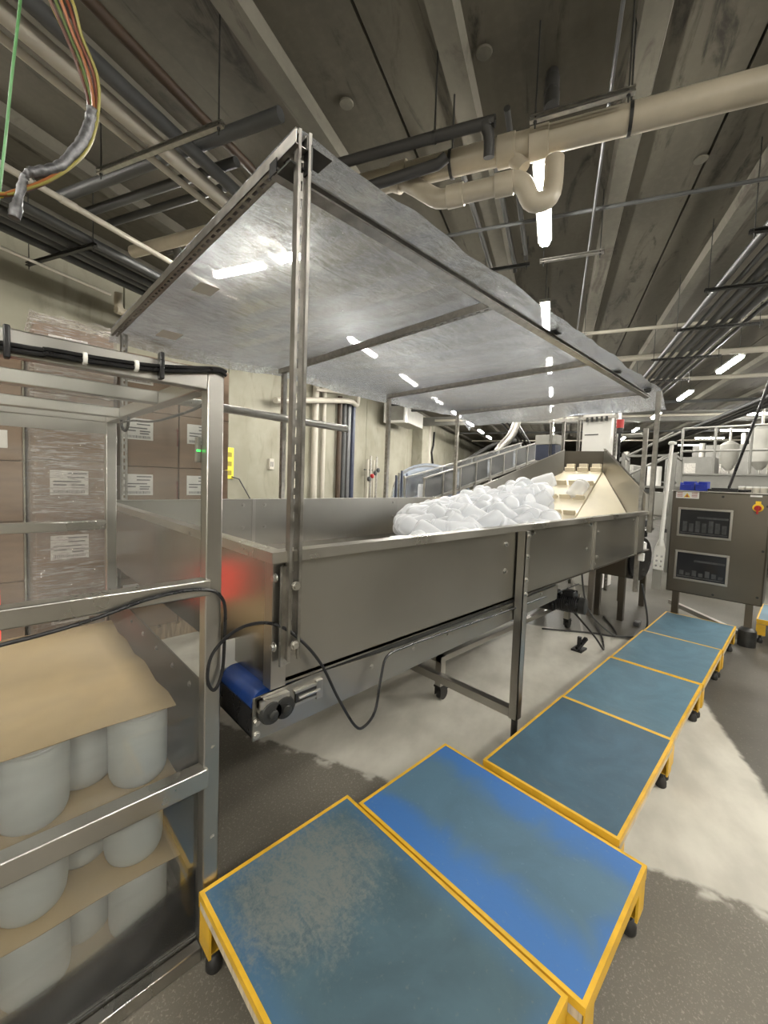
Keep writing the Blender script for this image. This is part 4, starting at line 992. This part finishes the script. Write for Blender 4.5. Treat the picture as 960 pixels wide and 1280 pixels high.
# blade with round holes, built as a ring-cut plate
def blade():
    m = MB(); ax = (ptp-pb).normalized(); sd = Vector((0,1,0)); sd = (sd-ax*sd.dot(ax)).normalized(); nn = ax.cross(sd)
    o = along(.66); wd, ht = .062, .30
    def P_(a, b): return o + sd*a + ax*b
    xs = [-.05,-.033,-.011,.011,.033,.05]; zs = [0,.03,.055,.085,.11,.14,.165,.195,.24]
    for i in range(5):
        for j in range(8):
            if i in (1,3) and j in (1,3,5): continue
            x0_, x1_, z0_, z1_ = xs[i], xs[i+1], zs[j], zs[j+1]
            m.obox(P_((x0_+x1_)/2,(z0_+z1_)/2), sd*(x1_-x0_)/2, ax*(z1_-z0_)/2, nn*.006)
    m.prism([P_(-.05,.24),P_(.05,.24),P_(.024,.34),P_(-.024,.34)], nn*.006)
    return m
pd.part('perforated_blade', blade(), WHITEP)
m = MB(); m.box(5.43,1.075,.43,5.445,1.165,.70); pd.part('backing_board', m, DUCTM, 'grey board under the blade')
# bins and jars on the cabinet top
for i, (y0, y1) in enumerate(((.87,1.0),(.755,.86))):
    t = Thing('parts_bin', ('blue plastic bin on the cabinet top, left of two','blue plastic bin on the cabinet top, right of two')[i], 'bin', (5.7,(y0+y1)/2,1.56))
    m = MB(); m.box(5.62,y0,1.56,5.80,y1,1.567); m.box(5.62,y0,1.567,5.626,y1,1.63); m.box(5.794,y0,1.567,5.80,y1,1.665); m.box(5.626,y0,1.567,5.794,y0+.006,1.65); m.box(5.626,y1-.006,1.567,5.794,y1,1.65)
    t.part('bin_body', m, BLUEP, bev=.003)
    m = MB(); m.box(5.614,y0+.02,1.60,5.62,y1-.02,1.62); t.part('label_lip', m, BLUEP)
t = Thing('black_tray', 'flat black tray lying on the cabinet top', 'tray', (5.7,.62,1.56))
m = MB(); m.box(5.6,.50,1.56,5.82,.745,1.566); m.box(5.6,.50,1.566,5.606,.745,1.585); m.box(5.814,.50,1.566,5.82,.745,1.60); m.box(5.606,.50,1.566,5.814,.506,1.59); m.box(5.606,.739,1.566,5.814,.745,1.59); t.part('tray_body', m, BLACKP)
for i in range(5):
    y = .25+i*.058
    t = Thing('small_tub', '%s small white lidded tub from the right on the cabinet top' % ORD[i], 'tub', (5.75,y,1.56), 'tubs on the cabinet')
    m = MB(); m.lathe([(.024,0),(.026,.004),(.027,.05)],16,(5.75,y,1.56)); t.part('tub_body', m, PIPEW)
    m = MB(); m.lathe([(.026,0),(.0285,.002),(.0285,.014),(.02,.016)],16,(5.75,y,1.61)); t.part('lid', m, CERAM)
cable('cabinet_cable', [(5.70,.40,1.58),(5.70,.50,1.575),(5.70,.575,1.60),(5.70,.56,1.70),(5.70,.45,2.18),(5.70,.34,2.67),(5.70,.2,3.4),(5.7,.1,4.3)], .014, BLACKP, 'thick black cable rising from the cabinet top towards the ceiling')

# ------------------------------------------------------------------ machinery behind
tw = Thing('elevator_tower', 'tall white elevator tower behind the chute', 'tower', (7.3,2.3,0))
m = MB(); m.box(6.75,2.10,.0,7.2,2.52,2.75); tw.part('white_casing', m, WHITEP, bev=.01)
m = MB(); m.box(6.744,2.28,2.36,6.75,2.48,2.375); tw.part('slot', m, DARKM)
for y in (2.03,2.56,2.80,3.0):
    m = MB(); m.strut((6.72,y,.0),(6.72,y,2.86),(-1,0,0)); tw.part('upright', m, GALV)
for z in (2.62,2.9):
    m = MB(); m.bar((6.72,2.0,z),(6.72,3.05,z),.04,.04); tw.part('tie_bar', m, GALV)
m = MB(); m.cyl((6.70,1.97,2.44),(6.70,1.97,2.56),.05,14); tw.part('beacon', m, REDP, 'red beacon')
m = MB(); m.cyl((6.70,1.97,2.36),(6.70,1.97,2.44),.045,14); m.cyl((6.70,1.97,1.9),(6.70,1.97,2.36),.02,10); tw.part('beacon_stem', m, BLACKP)
m = MB(); m.box(6.9,1.75,2.36,7.3,2.05,2.375); tw.part('side_shelf', m, WHITEP)
m = MB()
for k in range(5): m.cyl((6.70,2.16+k*.07,2.56),(6.70,2.16+k*.07,2.63),.018,8)
tw.part('fittings', m, DARKM)
pnl = Thing('operator_panel', 'pale topped dark operator box behind the far chute wall', 'control box', (6.8,3.1,2.0))
m = MB(); m.box(6.72,2.92,1.98,6.95,3.26,2.24); pnl.part('dark_screen', m, DARKBLUE, bev=.008)
m = MB(); m.box(6.71,2.91,2.24,6.96,3.27,2.40); pnl.part('pale_cover', m, DUCTM, bev=.008)
m = MB(); m.box(6.82,3.06,0,6.88,3.12,1.98); pnl.part('stand', m, GALV)
# inclined conveyor with clear guards
gc = Thing('guarded_conveyor', 'inclined bottle conveyor with clear plastic guards along the far side of the hopper', 'conveyor', (7.3,4.6,0))
def gz(x): return 1.30 + (x-5.6)*.235
m = MB(); m.plate([(5.2,4.5,gz(5.2)-.05),(9.4,4.5,gz(9.4)-.05),(9.4,4.9,gz(9.4)-.05),(5.2,4.9,gz(5.2)-.05)], .05); gc.part('bed', m, GALV)
for y in (4.5,4.9):
    for k in range(4):
        xa_ = 5.3+k*1.02; m = MB(); m.plate([(xa_,y,gz(xa_)),(xa_+.98,y,gz(xa_+.98)),(xa_+.98,y,gz(xa_+.98)+.36),(xa_,y,gz(xa_)+.36)], .008); gc.part('clear_guard', m, PLEXI2)
for k in range(9):
    xa_ = 5.28+k*.51
    for y in (4.48,4.92):
        m = MB(); m.bar((xa_,y,gz(xa_)-.06),(xa_,y,gz(xa_)+.38),.025,.025); gc.part('guard_post', m, GALV)
m = MB(); 
for y in (4.48,4.92): m.bar((5.25,y,gz(5.25)+.38),(9.4,y,gz(9.4)+.38),.025,.025)
gc.part('top_rail', m, GALV)
for xa_ in (5.6,7.4,9.2):
    m = MB(); m.box(xa_-.03,4.5,0,xa_+.03,4.56,gz(xa_)-.06); m.box(xa_-.03,4.84,0,xa_+.03,4.9,gz(xa_)-.06); gc.part('leg', m, GALV)
b = MB(); b.lathe(jar_prof(), 18)
for k in range(11):
    xa_ = 5.5+k*.36; o = link('conveyor_jar', b, BOT) if k == 0 else j0.copy()
    if k: COL.objects.link(o)
    else: j0 = o
    o.location = (xa_, 4.7, gz(xa_)-.02); tag(o, 'clear jar behind the guards of the inclined conveyor', 'jar', 'jars on the guarded conveyor')
st = Thing('bent_duct', 'grey elbow duct rising above the guarded conveyor', 'duct', (9.2,4.6,2.4))
m = MB(); m.tube(smooth_path([(8.7,5.3,1.9),(8.8,5.2,2.35),(9.0,5.0,2.7),(9.1,4.9,3.1),(9.1,4.9,3.3)],4), .10, 12); st.part('duct_run', m, GALV)
m = MB(); m.tube(smooth_path([(9.1,4.9,2.6),(8.8,5.3,2.5),(8.3,5.7,2.1)],4), .05, 10); st.part('duct_branch', m, DARKM)
# tilted bowl of an unscrambler
bw = Thing('sorting_bowl', 'tilted blue grey sorting bowl standing beyond the far hopper wall', 'machine', (6.6,5.3,0))
ax = Vector((-.55,-.72,.62)); ce_ = Vector((6.55,5.35,1.18))
m = MB(); m.lathe([(.10,-.03),(.72,-.02),(.80,.0),(.80,.03),(.72,.03),(.70,.0),(.1,-.005)],40,ce_,ax); bw.part('bowl_disc', m, pm('bowl_plastic',(.33,.37,.42),.35,0,.1,3))
m = MB(); m.lathe([(.80,-.10),(.835,-.10),(.835,.12),(.80,.12)],40,ce_,ax); bw.part('bowl_rim', m, PLEXI2)
m = MB(); m.lathe([(.2,-.5),(.3,-.4),(.3,-.05)],20,ce_,ax); bw.part('drive_housing', m, DARKBLUE)
m = MB(); m.box(6.55,5.35,0,6.95,5.85,.85); bw.part('stand', m, STEELD, bev=.01)
for k in range(5):
    m = MB(); m.bar((5.75+k*.13,5.6+.05*k,0),(5.75+k*.13,5.6+.05*k,1.65+.05*(k%3)),.03,.03); bw.part('guard_post', m, GALV if k % 2 else DARKBLUE)
for k in range(6):
    z0 = .14+k*.33
    for c in range(2):
        if k == 5 and c == 1: continue
        u0 = 20.6 + c*1.0
        t = Thing('far_carton', '%s brown carton from the floor in the distant stack by the wall, %s column' % (ORD[k], ('nearer','farther')[c]), 'box', (u0+.5,5.7,z0), 'cartons in the distant stack', bld=True)
        m = MB(); m.box(u0,5.2,z0,u0+.98,6.2,z0+.325); t.part('box_body', m, CARD, bev=.01)
        m = MB(); m.box(u0-.004,5.6,z0+.1,u0-.001,5.85,z0+.24); t.part('shipping_label', m, PAPER)
t = Thing('pallet', 'low pallet under the distant stack of cartons', 'pallet', (21.5,5.7,0), bld=True)
m = MB(); m.box(20.5,5.1,.10,22.7,6.3,.14); t.part('deck', m, WOODP)
for v_ in (5.1,5.65,6.2):
    m = MB(); m.box(20.5,v_,0,22.7,v_+.1,.10); t.part('stringer', m, WOODP)
# mezzanine with handrails and tanks to the right
mz = Thing('mezzanine', 'steel mezzanine platform with handrails in the right background', 'platform', (13,.5,0))
m = MB(); m.box(12,-4.5,1.88,16,2.2,1.96); mz.part('deck', m, BEAM)
m = MB(); m.box(11.94,-4.5,1.58,12.02,2.2,1.94); m.box(11.9,-4.5,1.92,12.05,2.2,1.96); mz.part('edge_beam', m, BEAM)
for y in (2.1,1.0,-.2,-1.5,-3):
    m = MB(); m.box(12.0,y-.06,0,12.12,y+.06,1.88); mz.part('column', m, BEAM)
for k in range(9):
    y = 2.15-k*.62
    m = MB(); m.cyl((12,y,1.95),(12,y,3.02),.028,8); mz.part('rail_post', m, BEAM)
for z in (2.48,3.02):
    m = MB(); m.cyl((12,2.15,z),(12,-4.3,z),.026,8); mz.part('handrail', m, BEAM)
for s in (0,.7):
    for z in (.55,1.05):
        m = MB(); m.cyl((12,2.2+s*.2,1.9+z),(11.2+s,4.2,.75+z),.025,8); mz.part('stair_rail', m, BEAM)
m = MB()
for k in range(8): m.box(11.9,2.3+k*.24,1.72-k*.14,12.9,2.5+k*.24,1.75-k*.14)
mz.part('stair_treads', m, BEAM)
for i, (x, y, r, z1) in enumerate(((13.6,.85,.22,3.2),(13.6,.2,.24,3.35),(13.8,-.55,.24,3.3),(14.2,1.5,.2,2.9))):
    t = Thing('process_tank', ('slim bright steel tank on the mezzanine, second from left','steel tank on the mezzanine, third from left','steel tank on the mezzanine, rightmost','short steel tank on the mezzanine, leftmost')[i], 'tank', (x,y,1.96), 'tanks on the mezzanine')
    m = MB(); m.lathe([(.06,.15),(r,.35),(r,z1-2.06),(r*.5,z1-1.98),(.05,z1-1.96)],20,(x,y,1.96)); t.part('vessel', m, DUCTM)
    m = MB()
    for a in (0,2.1,4.2): m.cyl((x+r*.8*math.cos(a),y+r*.8*math.sin(a),1.96),(x+r*.8*math.cos(a),y+r*.8*math.sin(a),2.35),.02,8)
    t.part('legs', m, GALV)
    m = MB(); m.cyl((x,y,z1),(x,y,z1+.35),.03,8); t.part('top_pipe', m, GALV)
fr_ = Thing('far_rack', 'grey pipework frame standing between the chute and the mezzanine', 'frame', (9.5,2.2,0))
for (x, y) in ((9.2,1.75),(9.2,2.6),(10.6,1.9),(10.6,2.9)):
    m = MB(); m.box(x-.03,y-.03,0,x+.03,y+.03,2.25); fr_.part('upright', m, BEAM)
for z in (1.0,1.6,2.2):
    m = MB(); m.bar((9.2,1.75,z),(9.2,2.6,z),.04,.04); m.bar((9.2,1.75,z),(10.6,1.9,z),.04,.04); m.bar((9.2,2.6,z),(10.6,2.9,z),.04,.04); fr_.part('cross_tie', m, BEAM)
m = MB(); m.box(9.25,1.85,1.05,10.4,2.5,1.5); fr_.part('machine_block', m, DUCTM, bev=.02)
m = MB(); m.cyl((9.4,2.1,1.62),(9.4,2.1,2.0),.12,14); fr_.part('small_vessel', m, WHITEP)
for i, (x, y, w_, d_, h_, mm, lab) in enumerate(((16.5,-.6,1.2,1.6,3.2,DUCTM,'pale tall machine behind the mezzanine tanks'),(17.5,2.2,1.0,1.4,2.7,BEAM,'grey tall machine behind the mezzanine stairs'),(16.8,4.4,.9,1.2,2.4,DUCTM,'pale machine behind the far rack'),(21,1.2,1.5,2.2,3.4,BEAM,'large grey machine deep in the background'),(13.4,4.7,.7,.8,1.7,WHITEP,'white machine cabinet beyond the stairs'),(22,7.5,1.4,2.4,2.6,DARKBLUE,'dark machine deep in the background behind the conveyor'))):
    t = Thing('tall_machine', lab, 'machine', (x+w_/2,y+d_/2,0))
    m = MB(); m.box(x,y,.12,x+w_,y+d_,h_); t.part('housing', m, mm, bev=.02)
    for k in range(3):
        m = MB(); m.box(x-.01,y+.06+k*d_/3.1,h_*.3,x-.001,y+k*d_/3.1+d_*.27,h_*.92); t.part('access_door', m, GALV if k % 2 else BEAM)
    m = MB(); m.cyl((x+w_*.4,y+d_*.3,h_),(x+w_*.4,y+d_*.3,h_+.5),.09,10); t.part('exhaust_stub', m, GALV)
    m = MB(); m.box(x+.02,y+.02,0,x+w_-.02,y+d_-.02,.12); t.part('plinth', m, DARKM)
# valve column right beside the chute end
vc = Thing('valve_column', 'slim column of valves and regulators on the right end of the hopper', 'valves', (4.98,1.16,.9))
m = MB(); m.box(4.985,1.20,.45,5.025,1.24,2.2); vc.part('upright', m, GALV)
for k, (z, mm) in enumerate(((.92,WHITEP),(1.05,BLACKP),(1.16,COND),(1.30,COND),(1.38,REDP),(1.48,COND))):
    m = MB(); m.lathe([(.015,0),(.034,.008),(.034,.07),(.015,.08)],12,(5.005,1.175,z)); vc.part('regulator', m, mm)
m = MB(); m.box(4.95,1.15,.80,5.0,1.20,.88); vc.part('white_block', m, WHITEP)
dk = Thing('discharge_box', 'dark grey box under the hopper chute beside the paddle', 'box', (5.7,1.6,0))
m = MB(); m.box(5.32,1.40,.52,6.3,1.74,.82); dk.part('housing', m, STEELD, bev=.01)
for (x, y) in ((5.36,1.44),(5.36,1.70),(6.26,1.44),(6.26,1.70)):
    m = MB(); m.box(x-.03,y-.03,0,x+.03,y+.03,.52); dk.part('leg', m, STEELD)
m = MB(); m.lathe([(.05,0),(.26,.01),(.26,.3),(.05,.31)],24,(5.62,1.32,.72),(0,-.25,-.0001) if False else (.2,.98,0)); dk.part('round_guard', m, BLACKP)
for i, (x, y, w_, d_, h_, mm, lab) in enumerate(((8.6,.9,.8,.7,1.45,STEELD,'grey machine cabinet beyond the control cabinet'),(8.2,3.3,.9,.5,1.5,DUCTM,'pale machine housing behind the tower'),(10.8,4.2,1.2,.6,1.9,DARKBLUE,'dark machine housing far behind the chute'),(10.4,.2,.7,1.1,1.5,DARKM,'dark equipment cabinet under the mezzanine edge'),(14.5,4.6,1.4,1.0,2.0,DUCTM,'pale machine housing far behind the sorting bowl'))):
    t = Thing('machine_housing', lab, 'machine', (x+w_/2,y+d_/2,0))
    m = MB(); m.box(x,y,.1,x+w_,y+d_,h_); t.part('housing', m, mm, bev=.015)
    m = MB(); m.box(x-.006,y+.08,h_*.45,x-.001,y+d_-.08,h_-.1); t.part('access_door', m, STEEL, bev=.002)
    m = MB()
    for a in (x+.05,x+w_-.05):
        for c_ in (y+.05,y+d_-.05): m.cyl((a,c_,0),(a,c_,.1),.03,8)
    t.part('feet', m, DARKM)

# ------------------------------------------------------------------ light, camera, view
wd = bpy.data.worlds.new('World'); SC.world = wd; wd.use_nodes = True
bg = wd.node_tree.nodes['Background']; bg.inputs[0].default_value = (.9,.92,1,1); bg.inputs[1].default_value = .25

ya, pi_, ro = rad(45.833), rad(-3.1928), rad(2.0099)
f = Vector((math.cos(ya)*math.cos(pi_), math.sin(ya)*math.cos(pi_), math.sin(pi_)))
rt = f.cross(Vector((0,0,1))).normalized(); up = rt.cross(f)
r2 = rt*math.cos(ro) + up*math.sin(ro); u2 = up*math.cos(ro) - rt*math.sin(ro)
cam = bpy.data.cameras.new('Camera'); co = bpy.data.objects.new('Camera', cam); COL.objects.link(co)
co.matrix_world = Matrix(((r2.x,u2.x,-f.x,0),(r2.y,u2.y,-f.y,0),(r2.z,u2.z,-f.z,HC),(0,0,0,1)))
cam.sensor_fit = 'HORIZONTAL'; cam.sensor_width = 36; cam.lens = 36*511.6/960
cam.shift_y = -12.74/960
cam.clip_start = .02; cam.clip_end = 200
SC.camera = co
SC.view_settings.view_transform = 'Standard'; SC.view_settings.look = 'None'
SC.view_settings.exposure = 0.0; SC.view_settings.gamma = 1.0; SC.view_settings.use_curve_mapping = False
try:
    SC.cycles.use_denoising = True
    SC.cycles.max_bounces = 12; SC.cycles.transparent_max_bounces = 24; SC.cycles.sample_clamp_indirect = 8
except Exception: pass
